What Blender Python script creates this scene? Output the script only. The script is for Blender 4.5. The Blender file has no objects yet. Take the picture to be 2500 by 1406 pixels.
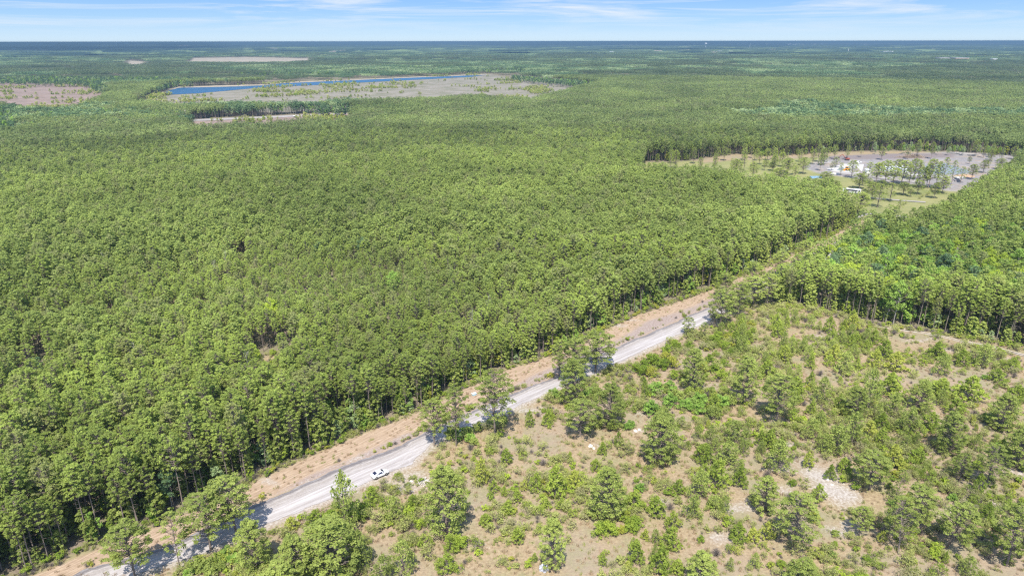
import bpy, math, random
import numpy as np
from mathutils import Matrix, Vector
R = math.radians
rng = np.random.default_rng(7)
random.seed(7)
S = bpy.context.scene
C = S.collection

# ------------------------------------------------------------------ camera
PITCH, CAMH, FPX = R(19.84), 100.0, 1667.0
cd = bpy.data.cameras.new('camera'); cam = bpy.data.objects.new('camera', cd); C.objects.link(cam)
cd.sensor_width = 36; cd.lens = 36 * FPX / 2500
cd.clip_start = 1; cd.clip_end = 120000
cam.matrix_world = Matrix.Translation((0, 0, CAMH)) @ Matrix.Rotation(R(90) - PITCH, 4, 'X') @ Matrix.Rotation(R(-0.075), 4, 'Z')
S.camera = cam

# ------------------------------------------------------------------ world and sun
SUN_EL, SHADOW_AZ = R(58), R(8)          # shadows fall away from the camera, slightly to the right
W = bpy.data.worlds.new('World'); S.world = W; W.use_nodes = True
nt = W.node_tree; N = nt.nodes; Lk = nt.links
bg = N['Background']
sky = N.new('ShaderNodeTexSky'); sky.sky_type = 'NISHITA'; sky.sun_disc = False
sky.sun_elevation = SUN_EL
sky.sun_rotation = SHADOW_AZ + math.pi
sky.altitude = 100; sky.air_density = 1.0; sky.dust_density = 0.4; sky.ozone_density = 4.0
bg.inputs['Strength'].default_value = 0.15
tc = N.new('ShaderNodeTexCoord'); sp = N.new('ShaderNodeSeparateXYZ'); Lk.new(tc.outputs['Generated'], sp.inputs[0])
mr = N.new('ShaderNodeMapRange'); mr.inputs[1].default_value = 0.0; mr.inputs[2].default_value = 0.30
Lk.new(sp.outputs['Z'], mr.inputs[0])
cr = N.new('ShaderNodeValToRGB'); Lk.new(mr.outputs[0], cr.inputs[0])
e = cr.color_ramp.elements
e[0].position = 0.0; e[0].color = (1.95, 2.6, 3.2, 1)
e[1].position = 1.0; e[1].color = (0.5, 1.35, 3.0, 1)
k = e.new(0.08); k.color = (1.05, 1.95, 3.08, 1)
k = e.new(0.2); k.color = (0.42, 1.25, 2.9, 1)
mixs = N.new('ShaderNodeMix'); mixs.data_type = 'RGBA'
mr2 = N.new('ShaderNodeMapRange'); mr2.inputs[1].default_value = 0.05; mr2.inputs[2].default_value = 0.45
mr2.inputs[3].default_value = 0.9; mr2.inputs[4].default_value = 0.0
Lk.new(sp.outputs['Z'], mr2.inputs[0]); Lk.new(mr2.outputs[0], mixs.inputs[0])
Lk.new(sky.outputs[0], mixs.inputs[6]); Lk.new(cr.outputs[0], mixs.inputs[7])
# thin cirrus, drawn out along the horizon
mp = N.new('ShaderNodeMapping'); mp.inputs['Scale'].default_value = (2.2, 2.2, 38); mp.inputs['Rotation'].default_value = (0, R(-1.3), 0)
mp.inputs['Location'].default_value = (3.7, 0.5, 0.2)
Lk.new(tc.outputs['Generated'], mp.inputs[0])
n1 = N.new('ShaderNodeTexNoise'); n1.inputs['Scale'].default_value = 1.6; n1.inputs['Detail'].default_value = 7; n1.inputs['Roughness'].default_value = 0.62
n1.inputs['Distortion'].default_value = 0.6
Lk.new(mp.outputs[0], n1.inputs[0])
cr2 = N.new('ShaderNodeValToRGB'); cr2.color_ramp.elements[0].position = 0.48; cr2.color_ramp.elements[1].position = 0.68
Lk.new(n1.outputs[0], cr2.inputs[0])
mz = N.new('ShaderNodeMapRange'); mz.inputs[1].default_value = 0.004; mz.inputs[2].default_value = 0.035
Lk.new(sp.outputs['Z'], mz.inputs[0])
mm = N.new('ShaderNodeMath'); mm.operation = 'MULTIPLY'; Lk.new(cr2.outputs[0], mm.inputs[0]); Lk.new(mz.outputs[0], mm.inputs[1])
mm2 = N.new('ShaderNodeMath'); mm2.operation = 'MULTIPLY'; mm2.inputs[1].default_value = 0.85; Lk.new(mm.outputs[0], mm2.inputs[0])
mixc = N.new('ShaderNodeMix'); mixc.data_type = 'RGBA'; mixc.inputs[7].default_value = (2.75, 3.0, 3.3, 1)
Lk.new(mm2.outputs[0], mixc.inputs[0]); Lk.new(mixs.outputs[2], mixc.inputs[6]); Lk.new(mixc.outputs[2], bg.inputs[0])

sd = bpy.data.lights.new('sun', 'SUN'); sd.energy = 4.0; sd.angle = R(0.55); sd.color = (1.0, 0.95, 0.86)
sun = bpy.data.objects.new('sun', sd); C.objects.link(sun)
ldir = Vector((math.sin(SHADOW_AZ) * math.cos(SUN_EL), math.cos(SHADOW_AZ) * math.cos(SUN_EL), -math.sin(SUN_EL)))
sun.rotation_euler = ldir.to_track_quat('-Z', 'Y').to_euler(); sun.location = (0, -50, 300)
S.view_settings.view_transform = 'Standard'; S.view_settings.look = 'None'
S.view_settings.exposure = 1.0; S.view_settings.gamma = 1
S.cycles.use_denoising = False; S.cycles.filter_width = 1.25
S.cycles.max_bounces = 5; S.cycles.diffuse_bounces = 3; S.cycles.transmission_bounces = 3
S.cycles.volume_bounces = 0; S.cycles.transparent_max_bounces = 6

# ------------------------------------------------------------------ photo pixel (2500 wide) -> ground
def A(x, y, hh=0.0):
    u = (x - 1250) / FPX; v = (y - 703) / FPX
    dy = math.cos(PITCH) - v * math.sin(PITCH); dz = -math.sin(PITCH) - v * math.cos(PITCH)
    t = (CAMH - hh) / max(-dz, 1e-4)
    return (u * t, dy * t)
def hgt(x, yb, yt):
    X, Y = A(x, yb); v = (yt - 703) / FPX
    dy = math.cos(PITCH) - v * math.sin(PITCH); dz = -math.sin(PITCH) - v * math.cos(PITCH)
    return CAMH + Y * dz / dy
def ppm(y):
    v = (y - 703) / FPX
    return FPX * (math.sin(PITCH) + v * math.cos(PITCH)) / CAMH
def pxof(X, Y):
    d = Y * math.cos(PITCH) + CAMH * math.sin(PITCH); return 1250 + FPX * X / d, 703 + FPX * (CAMH * math.cos(PITCH) - Y * math.sin(PITCH)) / d
def inpoly(x, y, poly):
    ins = np.zeros(x.shape, bool); n = len(poly)
    for i in range(n):
        x1, y1 = poly[i]; x2, y2 = poly[(i + 1) % n]
        if y1 == y2: continue
        c = ((y1 > y) != (y2 > y)) & (x < (x2 - x1) * (y - y1) / (y2 - y1) + x1)
        ins ^= c
    return ins
def edist(x, y, poly, closed=True):
    d = np.full(x.shape, 1e9); n = len(poly)
    for i in range(n if closed else n - 1):
        x1, y1 = poly[i]; x2, y2 = poly[(i + 1) % n]
        dx, dy = x2 - x1, y2 - y1; L = dx * dx + dy * dy + 1e-9
        t = np.clip(((x - x1) * dx + (y - y1) * dy) / L, 0, 1)
        d = np.minimum(d, np.hypot(x - x1 - t * dx, y - y1 - t * dy))
    return d
def vnoise(x, y, s, seed=0):
    g = np.random.default_rng(1000 + seed).random((256, 256))
    X = x / s; Y = y / s; xi = np.floor(X).astype(int); yi = np.floor(Y).astype(int)
    fx = X - xi; fy = Y - yi; fx = fx * fx * (3 - 2 * fx); fy = fy * fy * (3 - 2 * fy)
    a = g[xi % 256, yi % 256]; b = g[(xi + 1) % 256, yi % 256]; c = g[xi % 256, (yi + 1) % 256]; d = g[(xi + 1) % 256, (yi + 1) % 256]
    return (a * (1 - fx) + b * fx) * (1 - fy) + (c * (1 - fx) + d * fx) * fy

# ------------------------------------------------------------------ layout polygons (ground metres)
EDGE = [(-205, 8), (-140, 70), A(50, 1404), A(249, 1325), A(353, 1288), A(612, 1171), A(840, 1069), A(1026, 998), A(1129, 944), A(1245, 895),
        A(1353, 862), A(1461, 808), A(1545, 770), A(1725, 709), A(1795, 679), (116, 303), (155, 341), (181, 368), (207, 396)]
PARK = [(207, 396), A(2080, 530, 4), A(2120, 500, 17), A(2075, 470, 17), A(2040, 440, 17), A(1900, 425, 17), A(1720, 405, 17), A(1560, 400, 17), A(1575, 396), A(1640, 397), A(1700, 392), A(1790, 379),
        A(1900, 385), A(2020, 375), A(2150, 370), A(2300, 372), A(2420, 380), A(2520, 388), A(2440, 402, 17), A(2345, 466, 17), A(2240, 505, 17), A(2205, 545, 12)]
ROADLOW = [A(1727, 786), A(1630, 829), A(1507, 887), A(1351, 952), A(1262, 992), A(1175, 1033), A(1053, 1082), A(1002, 1133), A(862, 1191), A(814, 1212), A(669, 1271), A(484, 1352), A(339, 1399)]
BACK = [(104, 262), A(1900, 747), (122, 252), A(2100, 787), A(2250, 807), A(2400, 832), A(2500, 850), A(2700, 888), (330, 170), (430, 120)]
CORR = EDGE + [(250, 396), (190, 338), (150, 300), (122, 275)] + [(104, 262)]
OPEN = EDGE + [(239, 398), (189, 345), (151, 306), (121, 274)] + BACK + [(430, -60), (-205, -60)]
HWY = [A(470, 300, 4), A(640, 290), A(820, 280), A(935, 272), A(1060, 266), A(1060, 264), A(930, 268), A(800, 276), A(640, 282), A(480, 294)]
HWY = [A(440, 299), A(620, 292), A(800, 283), A(900, 277), A(1060, 268), A(1060, 264), A(900, 271), A(780, 276), A(600, 285), A(440, 291)]
HWYC = [A(470, 299, 17), A(620, 296, 17), A(800, 287, 17), A(850, 280, 17), A(860, 276), A(780, 277), A(600, 286), A(470, 292)]
LAKE = [A(388, 232), A(410, 222), A(438, 214), A(560, 212), A(640, 209), A(690, 204), A(800, 199), A(1000, 190.5), A(1190, 183.5), A(1150, 188.5), A(1100, 191), A(980, 197), A(860, 203), A(760, 208.5), A(640, 213.5), A(560, 221), A(480, 228)]
BROWN = [A(330, 252, 6), A(380, 232), A(430, 211), A(640, 206), A(700, 201), A(1195, 181.5), A(1240, 190), A(1330, 197), A(1465, 213), A(1300, 233, 17), A(1150, 228, 17), A(1000, 236, 17), A(860, 236, 17), A(700, 246, 17), A(560, 243, 17), A(440, 248, 17)]
RED = [A(-200, 196), A(0, 200), A(130, 199), A(210, 206), A(265, 222), A(250, 240, 8), A(180, 252, 17), A(120, 266, 17), A(40, 248, 17), A(-40, 240, 17), A(-200, 245)]
TAN1 = [A(455, 147, 17), A(475, 141), A(620, 139.5), A(768, 143), A(740, 147, 17), A(600, 149.5, 17)]
TAN2 = [A(310, 154, 17), A(315, 147), A(350, 150), A(350, 155, 17)]
TAN3 = [A(0, 292, 10), A(-60, 283), A(30, 286), A(40, 296), A(36, 320, 10), A(-60, 325, 10)]
GLADE = [A(0, 668), A(60, 650), A(110, 648), A(120, 668), A(60, 676)]
POCK = [[A(0, 690, 11), A(-40, 660), A(60, 650), A(120, 640), A(250, 630), A(340, 645), A(270, 694, 11), A(120, 702, 11)], [A(320, 728, 11), A(340, 708), A(450, 696), A(540, 706), A(430, 738, 11)], [A(575, 905, 12), A(600, 872), A(700, 858), A(740, 880), A(650, 914, 12)],
        [A(30, 908, 12), A(60, 884), A(130, 878), A(130, 906, 12)], [A(470, 600, 15), A(520, 582), A(590, 580), A(600, 598, 15)]]
SEA = [A(1880, 107.3), A(2150, 107.6), A(2500, 107.8), A(2700, 108), A(3000, 108), A(2900, 104.2), A(2500, 104.2), A(1880, 104.2)]
MARSH = [A(1700, 108.3), A(2100, 110.6), A(2500, 111.5), A(2800, 112), A(2800, 107.5), A(2150, 106.5), A(1950, 106), A(1700, 106.6)]
CLEAR = [OPEN, PARK, HWYC, LAKE, BROWN, RED, TAN1, TAN2, TAN3]
BRIGHT = [A(1985, 670, 12), A(2040, 600, 12), A(2110, 560, 12), A(2250, 560, 12), A(2330, 545, 12), A(2460, 560, 12), A(2640, 585, 12), A(2700, 720, 12), A(2480, 715, 12), A(2330, 690, 12), A(2200, 730, 12), A(2100, 680, 12)]

# ------------------------------------------------------------------ materials
def mat(name, build, rough=0.8):
    m = bpy.data.materials.new(name); m.use_nodes = True
    t = m.node_tree; t.nodes.clear(); out = t.nodes.new('ShaderNodeOutputMaterial')
    build(t, out); return m
def nn(t, kind, **kw):
    n = t.nodes.new(kind)
    for k_, v_ in kw.items(): setattr(n, k_, v_)
    return n
def noise(t, scale, detail=3, rough=0.55, vec=None, dist=0):
    n = nn(t, 'ShaderNodeTexNoise'); n.inputs['Scale'].default_value = scale; n.inputs['Detail'].default_value = detail
    n.inputs['Roughness'].default_value = rough; n.inputs['Distortion'].default_value = dist
    if vec is not None: t.links.new(vec, n.inputs['Vector'])
    return n.outputs[0]
def ramp(t, fac, stops):
    n = nn(t, 'ShaderNodeValToRGB'); t.links.new(fac, n.inputs[0]); e = n.color_ramp.elements
    for i, (p, c) in enumerate(stops):
        q = e[i] if i < 2 else e.new(p)
        q.position = p; q.color = (*c, 1) if len(c) == 3 else c
    return n.outputs[0]
def mix(t, f, a, b, blend='MIX'):
    n = nn(t, 'ShaderNodeMix', data_type='RGBA', blend_type=blend)
    for s, v in ((0, f), (6, a), (7, b)):
        if isinstance(v, (int, float)): n.inputs[s].default_value = v
        elif isinstance(v, tuple): n.inputs[s].default_value = (*v, 1)
        else: t.links.new(v, n.inputs[s])
    return n.outputs[2]
def math_(t, op, a, b=0.0):
    n = nn(t, 'ShaderNodeMath', operation=op)
    for s, v in ((0, a), (1, b)):
        if isinstance(v, (int, float)): n.inputs[s].default_value = v
        else: t.links.new(v, n.inputs[s])
    return n.outputs[0]
def mrange(t, v, a, b, c=0.0, d=1.0):
    n = nn(t, 'ShaderNodeMapRange'); t.links.new(v, n.inputs[0])
    for i, q in enumerate((a, b, c, d)): n.inputs[i + 1].default_value = q
    return n.outputs[0]
def wpos(t, scale=(1, 1, 1), rotz=0.0):
    g = nn(t, 'ShaderNodeNewGeometry'); m_ = nn(t, 'ShaderNodeMapping'); m_.inputs['Scale'].default_value = scale
    m_.vector_type = 'TEXTURE' if False else 'POINT'
    m_.inputs['Rotation'].default_value = (0, 0, rotz)
    t.links.new(g.outputs['Position'], m_.inputs[0]); return m_.outputs[0]
def principled(t, out, col, rough=0.9, spec=0.2, bump=None, bstr=0.3, bdist=0.1, metallic=0.0):
    p = nn(t, 'ShaderNodeBsdfPrincipled')
    if isinstance(col, tuple): p.inputs['Base Color'].default_value = (*col, 1)
    else: t.links.new(col, p.inputs['Base Color'])
    p.inputs['Roughness'].default_value = rough; p.inputs['Specular IOR Level'].default_value = spec; p.inputs['Metallic'].default_value = metallic
    if bump is not None:
        b = nn(t, 'ShaderNodeBump'); b.inputs['Strength'].default_value = bstr; b.inputs['Distance'].default_value = bdist
        t.links.new(bump, b.inputs['Height']); t.links.new(b.outputs[0], p.inputs['Normal'])
    t.links.new(p.outputs[0], out.inputs[0]); return p

def leafmat(name, dark, light, third=None, trans=0.28, big=0.5, amount=0.8):
    """foliage: per-clump tint attribute, per-tree random and stand-sized drift in world space"""
    def b(t, out):
        at = nn(t, 'ShaderNodeAttribute', attribute_name='tint'); oi = nn(t, 'ShaderNodeObjectInfo')
        v = wpos(t)
        big_n = noise(t, 0.012, 3, 0.6, v)
        f = math_(t, 'ADD', math_(t, 'MULTIPLY', at.outputs['Fac'], 0.55), math_(t, 'MULTIPLY', oi.outputs['Random'], 0.35))
        f = math_(t, 'ADD', f, mrange(t, big_n, 0.36, 0.64, -0.25, 0.24))
        f = math_(t, 'ADD', f, mrange(t, noise(t, 0.0022, 3, 0.6, v), 0.38, 0.62, -0.14, 0.14))
        c = ramp(t, f, [(0.05, dark), (0.95, light)])
        if third:
            c = mix(t, mrange(t, math_(t, 'FRACT', math_(t, 'MULTIPLY', oi.outputs['Random'], 17.3)), 0.80, 0.86, 0.0, amount), c, third)
        d = nn(t, 'ShaderNodeBsdfDiffuse'); tr = nn(t, 'ShaderNodeBsdfTranslucent'); ms = nn(t, 'ShaderNodeMixShader')
        ms.inputs[0].default_value = trans
        t.links.new(c, d.inputs[0]); t.links.new(mix(t, 0.5, c, light), tr.inputs[0])
        t.links.new(d.outputs[0], ms.inputs[1]); t.links.new(tr.outputs[0], ms.inputs[2]); t.links.new(ms.outputs[0], out.inputs[0])
    return mat(name, b)
M = {}
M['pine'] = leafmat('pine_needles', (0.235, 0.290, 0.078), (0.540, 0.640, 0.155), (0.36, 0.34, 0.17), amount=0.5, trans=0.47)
M['darkpine'] = leafmat('darker_pine_needles', (0.200, 0.250, 0.076), (0.470, 0.555, 0.155), (0.31, 0.29, 0.16), amount=0.5, trans=0.45)  # same needles in a darker colour for trees at middle distance
M['midpine'] = leafmat('distant_needles_shaded', (0.135, 0.175, 0.068), (0.345, 0.415, 0.138), (0.23, 0.22, 0.13), amount=0.5, trans=0.35)  # darkened copy: self-shadow the coarse distant crowns lack is put into the colour
M['farpine'] = leafmat('far_pine_needles', (0.070, 0.100, 0.052), (0.205, 0.255, 0.112), (0.16, 0.16, 0.11), amount=0.5, trans=0.3)  # darkest, greyer copy: colour stands in for self-shadow missing in far clusters
M['fieldpine'] = leafmat('field_pine_needles', (0.190, 0.235, 0.062), (0.490, 0.560, 0.145), trans=0.4)
M['young'] = leafmat('young_pine_needles', (0.170, 0.235, 0.042), (0.480, 0.560, 0.105), (0.50, 0.51, 0.11), amount=0.7, trans=0.4)
M['bright'] = leafmat('spring_leaves', (0.190, 0.300, 0.062), (0.430, 0.610, 0.130), (0.24, 0.28, 0.09), amount=.4, trans=0.4)
M['yellowleaf'] = leafmat('yellow_green_leaves', (0.29, 0.37, 0.055), (0.52, 0.62, 0.09), trans=0.4)
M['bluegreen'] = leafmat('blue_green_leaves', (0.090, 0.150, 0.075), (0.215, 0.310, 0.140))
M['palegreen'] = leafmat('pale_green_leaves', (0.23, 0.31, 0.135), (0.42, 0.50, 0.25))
M['shrub'] = leafmat('shrub_leaves', (0.270, 0.290, 0.098), (0.580, 0.600, 0.215), (0.36, 0.31, 0.21), amount=0.6, trans=0.4)
M['myrtle'] = leafmat('glossy_shrub_leaves', (0.165, 0.240, 0.038), (0.410, 0.490, 0.075), (0.40, 0.39, 0.07), amount=0.8, trans=0.35)
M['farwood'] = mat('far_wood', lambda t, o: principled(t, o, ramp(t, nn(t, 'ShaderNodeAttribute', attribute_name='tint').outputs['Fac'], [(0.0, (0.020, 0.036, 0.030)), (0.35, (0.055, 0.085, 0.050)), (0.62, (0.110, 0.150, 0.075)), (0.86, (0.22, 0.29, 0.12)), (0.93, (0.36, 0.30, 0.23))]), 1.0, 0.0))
M['grey'] = leafmat('bare_twigs', (0.20, 0.17, 0.15), (0.38, 0.33, 0.29), trans=0.1)
M['rust'] = leafmat('dead_needles', (0.30, 0.10, 0.035), (0.45, 0.18, 0.07))
M['straw'] = leafmat('dry_grass_blades', (0.34, 0.25, 0.16), (0.56, 0.43, 0.29), (0.33, 0.34, 0.14), trans=0.3)
def bark(name, a, b_):
    def f(t, out):
        v = wpos(t, (6, 6, 1.2)); oi = nn(t, 'ShaderNodeObjectInfo')
        c = ramp(t, noise(t, 1.0, 4, 0.6, v), [(0.3, a), (0.7, b_)])
        c = mix(t, math_(t, 'MULTIPLY', oi.outputs['Random'], 0.4), c, (0.16, 0.13, 0.11))
        principled(t, out, c, 0.95, 0.1)
    return mat(name, f)
M['bark'] = bark('pine_bark', (0.12, 0.095, 0.08), (0.33, 0.27, 0.23))
M['palebark'] = bark('pale_bark', (0.30, 0.27, 0.24), (0.52, 0.48, 0.44))

def ground_b(t, out):
    v = wpos(t)
    nf = noise(t, 1.6, 6, 0.65, v); nm = noise(t, 0.35, 5, 0.6, v); nb = noise(t, 0.05, 4, 0.6, v); nx = noise(t, 5.0, 4, 0.7, v)
    def at(name):
        a = nn(t, 'ShaderNodeAttribute', attribute_name=name); s_ = nn(t, 'ShaderNodeSeparateColor'); t.links.new(a.outputs['Color'], s_.inputs[0]); return s_.outputs
    z1, z2, z3 = at('zone_a'), at('zone_b'), at('zone_c')
    def edge(z, w=0.25, n=nm):      # ragged border between two covers
        return mrange(t, math_(t, 'ADD', z, math_(t, 'MULTIPLY', math_(t, 'SUBTRACT', n, 0.5), 1.1)), 0.5 - w, 0.5 + w)
    litter = ramp(t, nf, [(0.3, (0.15, 0.12, 0.09)), (0.7, (0.30, 0.245, 0.19))])
    litter = mix(t, mrange(t, nm, 0.42, 0.62), litter, (0.20, 0.19, 0.10))
    dry = ramp(t, nf, [(0.28, (0.22, 0.163, 0.096)), (0.5, (0.335, 0.255, 0.158)), (0.72, (0.45, 0.355, 0.228))])
    dry = mix(t, mrange(t, nb, 0.44, 0.62, 0, 0.75), dry, ramp(t, nx, [(0.3, (0.26, 0.205, 0.155)), (0.7, (0.38, 0.305, 0.24))]))
    dry = mix(t, mrange(t, noise(t, 0.10, 6, 0.72, v), 0.46, 0.62, 0, 0.55), dry, ramp(t, nf, [(0.3, (0.165, 0.175, 0.075)), (0.7, (0.31, 0.30, 0.15))]))
    vs = wpos(t, (1, 1, 1), R(-47))
    vs2 = nn(t, 'ShaderNodeMapping'); vs2.inputs['Scale'].default_value = (0.25, 2.2, 1); t.links.new(vs, vs2.inputs[0])
    orange = ramp(t, noise(t, 1.0, 6, 0.65, vs2.outputs[0]), [(0.3, (0.26, 0.185, 0.125)), (0.5, (0.38, 0.282, 0.198)), (0.72, (0.52, 0.41, 0.305))])
    pink = ramp(t, nf, [(0.3, (0.23, 0.175, 0.150)), (0.55, (0.34, 0.275, 0.245)), (0.75, (0.47, 0.415, 0.38))])
    sand = ramp(t, nf, [(0.3, (0.28, 0.235, 0.19)), (0.5, (0.39, 0.345, 0.30)), (0.7, (0.54, 0.505, 0.46))])
    lawn = ramp(t, nb, [(0.35, (0.17, 0.20, 0.065)), (0.6, (0.27, 0.265, 0.11))])
    lawn = mix(t, mrange(t, nf, 0.4, 0.7, 0, 0.35), lawn, (0.42, 0.36, 0.20))
    gravel = ramp(t, nm, [(0.3, (0.20, 0.185, 0.18)), (0.7, (0.32, 0.30, 0.295))])
    gravel = mix(t, mrange(t, noise(t, 0.035, 5, 0.7, v, 1.5), 0.50, 0.60, 0, .8), gravel, (0.33, 0.27, 0.215))
    gravel = mix(t, mrange(t, noise(t, 0.022, 4, 0.65, v, 2.0), 0.56, 0.66, 0, .7), gravel, (0.42, 0.40, 0.385))
    pinkf = ramp(t, noise(t, 0.03, 6, 0.7, v), [(0.3, (0.19, 0.15, 0.115)), (0.55, (0.29, 0.215, 0.18)), (0.75, (0.35, 0.29, 0.24))])
    brownf = ramp(t, noise(t, 0.025, 6, 0.75, v), [(0.32, (0.15, 0.155, 0.08)), (0.5, (0.25, 0.225, 0.175)), (0.72, (0.33, 0.295, 0.25))])
    tan = ramp(t, noise(t, 0.01, 4, 0.6, v), [(0.3, (0.36, 0.30, 0.22)), (0.7, (0.45, 0.39, 0.30))])
    mud = ramp(t, nf, [(0.3, (0.17, 0.14, 0.135)), (0.7, (0.27, 0.235, 0.225))])
    scrub = ramp(t, nm, [(0.3, (0.15, 0.17, 0.06)), (0.7, (0.28, 0.27, 0.12))])
    c = litter
    c = mix(t, edge(z1[0]), c, dry)
    c = mix(t, edge(z3[2]), c, scrub)
    c = mix(t, edge(z1[1]), c, orange)
    c = mix(t, edge(z2[0]), c, lawn)
    c = mix(t, edge(z2[1]), c, gravel)
    c = mix(t, edge(z2[2]), c, pinkf)
    c = mix(t, edge(z3[0]), c, brownf)
    c = mix(t, edge(z3[1], 0.1), c, tan)
    c = mix(t, edge(at('zone_d')[0], 0.3, nf), c, pink)
    c = mix(t, edge(z1[2], 0.3, nf), c, sand)
    c = mix(t, edge(at('zone_d')[1], 0.3, nf), c, mud)
    c = mix(t, 1.0, c, (0.88, 0.87, 0.87), 'MULTIPLY')
    principled(t, out, c, 0.95, 0.1, nf, 0.6, 0.25)
M['ground'] = mat('ground_cover', ground_b)
def road_b(t, out):
    vs = wpos(t, (1, 1, 1), R(-41.6)); m2 = nn(t, 'ShaderNodeMapping'); m2.inputs['Scale'].default_value = (0.045, 1.3, 1); t.links.new(vs, m2.inputs[0])
    st = noise(t, 1.0, 6, 0.62, m2.outputs[0]); v = wpos(t); nf = noise(t, 2.5, 5, 0.7, v)
    a = nn(t, 'ShaderNodeAttribute', attribute_name='side').outputs['Fac']       # 0 wet ditch side .. 1 low side
    base = ramp(t, st, [(0.32, (0.27, 0.24, 0.22)), (0.48, (0.38, 0.345, 0.325)), (0.66, (0.52, 0.49, 0.47))])
    base = mix(t, mrange(t, nf, 0.42, 0.65, 0, 0.4), base, (0.40, 0.355, 0.32))
    s2 = math_(t, 'ADD', a, math_(t, 'MULTIPLY', math_(t, 'SUBTRACT', st, 0.5), 0.35))
    wet = ramp(t, nf, [(0.3, (0.13, 0.115, 0.115)), (0.7, (0.215, 0.195, 0.19))])
    mid = ramp(t, nf, [(0.3, (0.27, 0.235, 0.21)), (0.7, (0.40, 0.36, 0.325))])
    c = mix(t, mrange(t, s2, 0.10, 0.20), wet, mid); c = mix(t, mrange(t, s2, 0.28, 0.5), c, base)
    rut = math_(t, 'ABSOLUTE', math_(t, 'SUBTRACT', math_(t, 'PINGPONG', math_(t, 'ADD', s2, 0.06), 0.17), 0.085))
    c = mix(t, mrange(t, rut, 0.03, 0.0, 0, 0.30), c, (0.62, 0.585, 0.555))
    c = mix(t, 1.0, c, (0.87, 0.87, 0.89), 'MULTIPLY')
    principled(t, out, c, 0.9, 0.2, nf, 0.4, 0.1)
M['road'] = mat('sandy_road', road_b)
def simple(name, c1, c2=None, scale=1.0, rough=0.8, spec=0.3, metallic=0):
    c2 = c2 or tuple(min(1, q * 1.25) for q in c1)
    return mat(name, lambda t, o: principled(t, o, ramp(t, noise(t, scale, 4, 0.6, wpos(t)), [(0.3, c1), (0.7, c2)]), rough, spec, metallic=metallic))
def water_b(t, out):
    v = wpos(t, (1, 3, 1))
    principled(t, out, (0.012, 0.075, 0.17), 0.35, 0.15, noise(t, 0.15, 4, 0.6, v), 0.25, 0.5)
M['water'] = mat('lake_water', water_b)
M['sea'] = simple('sea_water', (0.10, 0.16, 0.22), (0.12, 0.19, 0.26), 0.001, 0.5)
M['pave'] = simple('pale_highway', (0.27, 0.24, 0.22), (0.35, 0.32, 0.295), 0.1)
M['trackm'] = simple('track_sand', (0.31, 0.26, 0.21), (0.48, 0.43, 0.38), 0.8, 0.95, 0.1)
M['concrete'] = simple('concrete', (0.55, 0.53, 0.50), (0.70, 0.68, 0.65), 0.5)
M['whitesand'] = simple('white_sand_pad', (0.38, 0.36, 0.34), (0.50, 0.48, 0.46), 0.4)
M['white'] = simple('white_paint', (0.80, 0.80, 0.80), (0.84, 0.84, 0.84), 1, 0.25, 0.5)
M['glass'] = simple('dark_glass', (0.015, 0.015, 0.035), (0.02, 0.02, 0.045), 1, 0.08, 0.6)
M['tyre'] = simple('tyre_rubber', (0.025, 0.025, 0.028), None, 3, 0.8)
M['metal'] = simple('alloy', (0.42, 0.42, 0.44), None, 3, 0.35, 0.5, 0.8)
M['plastic'] = simple('black_trim', (0.03, 0.03, 0.035), None, 3, 0.6)
M['redlamp'] = simple('red_lens', (0.35, 0.02, 0.02), None, 3, 0.3)
M['lamp'] = simple('clear_lens', (0.55, 0.57, 0.6), None, 3, 0.15)
M['navy'] = simple('navy_stripe', (0.03, 0.045, 0.12), None, 3, 0.4)
M['blueroof'] = simple('blue_metal_roof', (0.12, 0.21, 0.29), (0.2, 0.31, 0.39), 0.5, 0.4)
M['greyroof'] = simple('grey_shingle_roof', (0.33, 0.31, 0.30), (0.46, 0.44, 0.43), 1.0)
M['wall'] = simple('cream_wall', (0.62, 0.58, 0.50), (0.7, 0.66, 0.6), 0.5)
M['brickw'] = simple('tan_brick_wall', (0.42, 0.28, 0.20), (0.55, 0.40, 0.3), 0.5)
M['orange'] = simple('orange_paint', (0.75, 0.28, 0.02), (0.85, 0.36, 0.03), 1, 0.4)
M['red'] = simple('faded_red_paint', (0.26, 0.07, 0.05), (0.34, 0.10, 0.07), 1, 0.5)
M['darkgravel'] = simple('dark_gravel', (0.17, 0.15, 0.15), (0.30, 0.27, 0.26), 1.5, 0.95, 0.1)
M['bluegravel'] = simple('blue_grey_gravel', (0.13, 0.155, 0.175), (0.21, 0.245, 0.27), 1.0, 0.95, 0.1)
M['whitepile'] = simple('pale_blue_bags', (0.62, 0.68, 0.76), (0.8, 0.83, 0.87), 0.6, 0.6)
M['wood'] = simple('weathered_wood', (0.30, 0.22, 0.16), (0.48, 0.38, 0.30), 2, 0.9, 0.1)
M['pinewood'] = simple('orange_soil', (0.33, 0.21, 0.13), (0.45, 0.31, 0.20), 1)
M['paleblue'] = simple('pale_blue_paint', (0.30, 0.45, 0.52), None, 1, 0.4)
M['rock'] = simple('pale_limestone', (0.55, 0.50, 0.45), (0.82, 0.79, 0.74), 2.0, 0.95, 0.1)
M['greyrock'] = simple('grey_stone', (0.30, 0.30, 0.33), (0.50, 0.50, 0.52), 2.0, 0.95, 0.1)
M['cloud'] = simple('cloud_white', (0.85, 0.85, 0.85), (0.9, 0.9, 0.9), 0.001, 1.0, 0.0)

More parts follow.
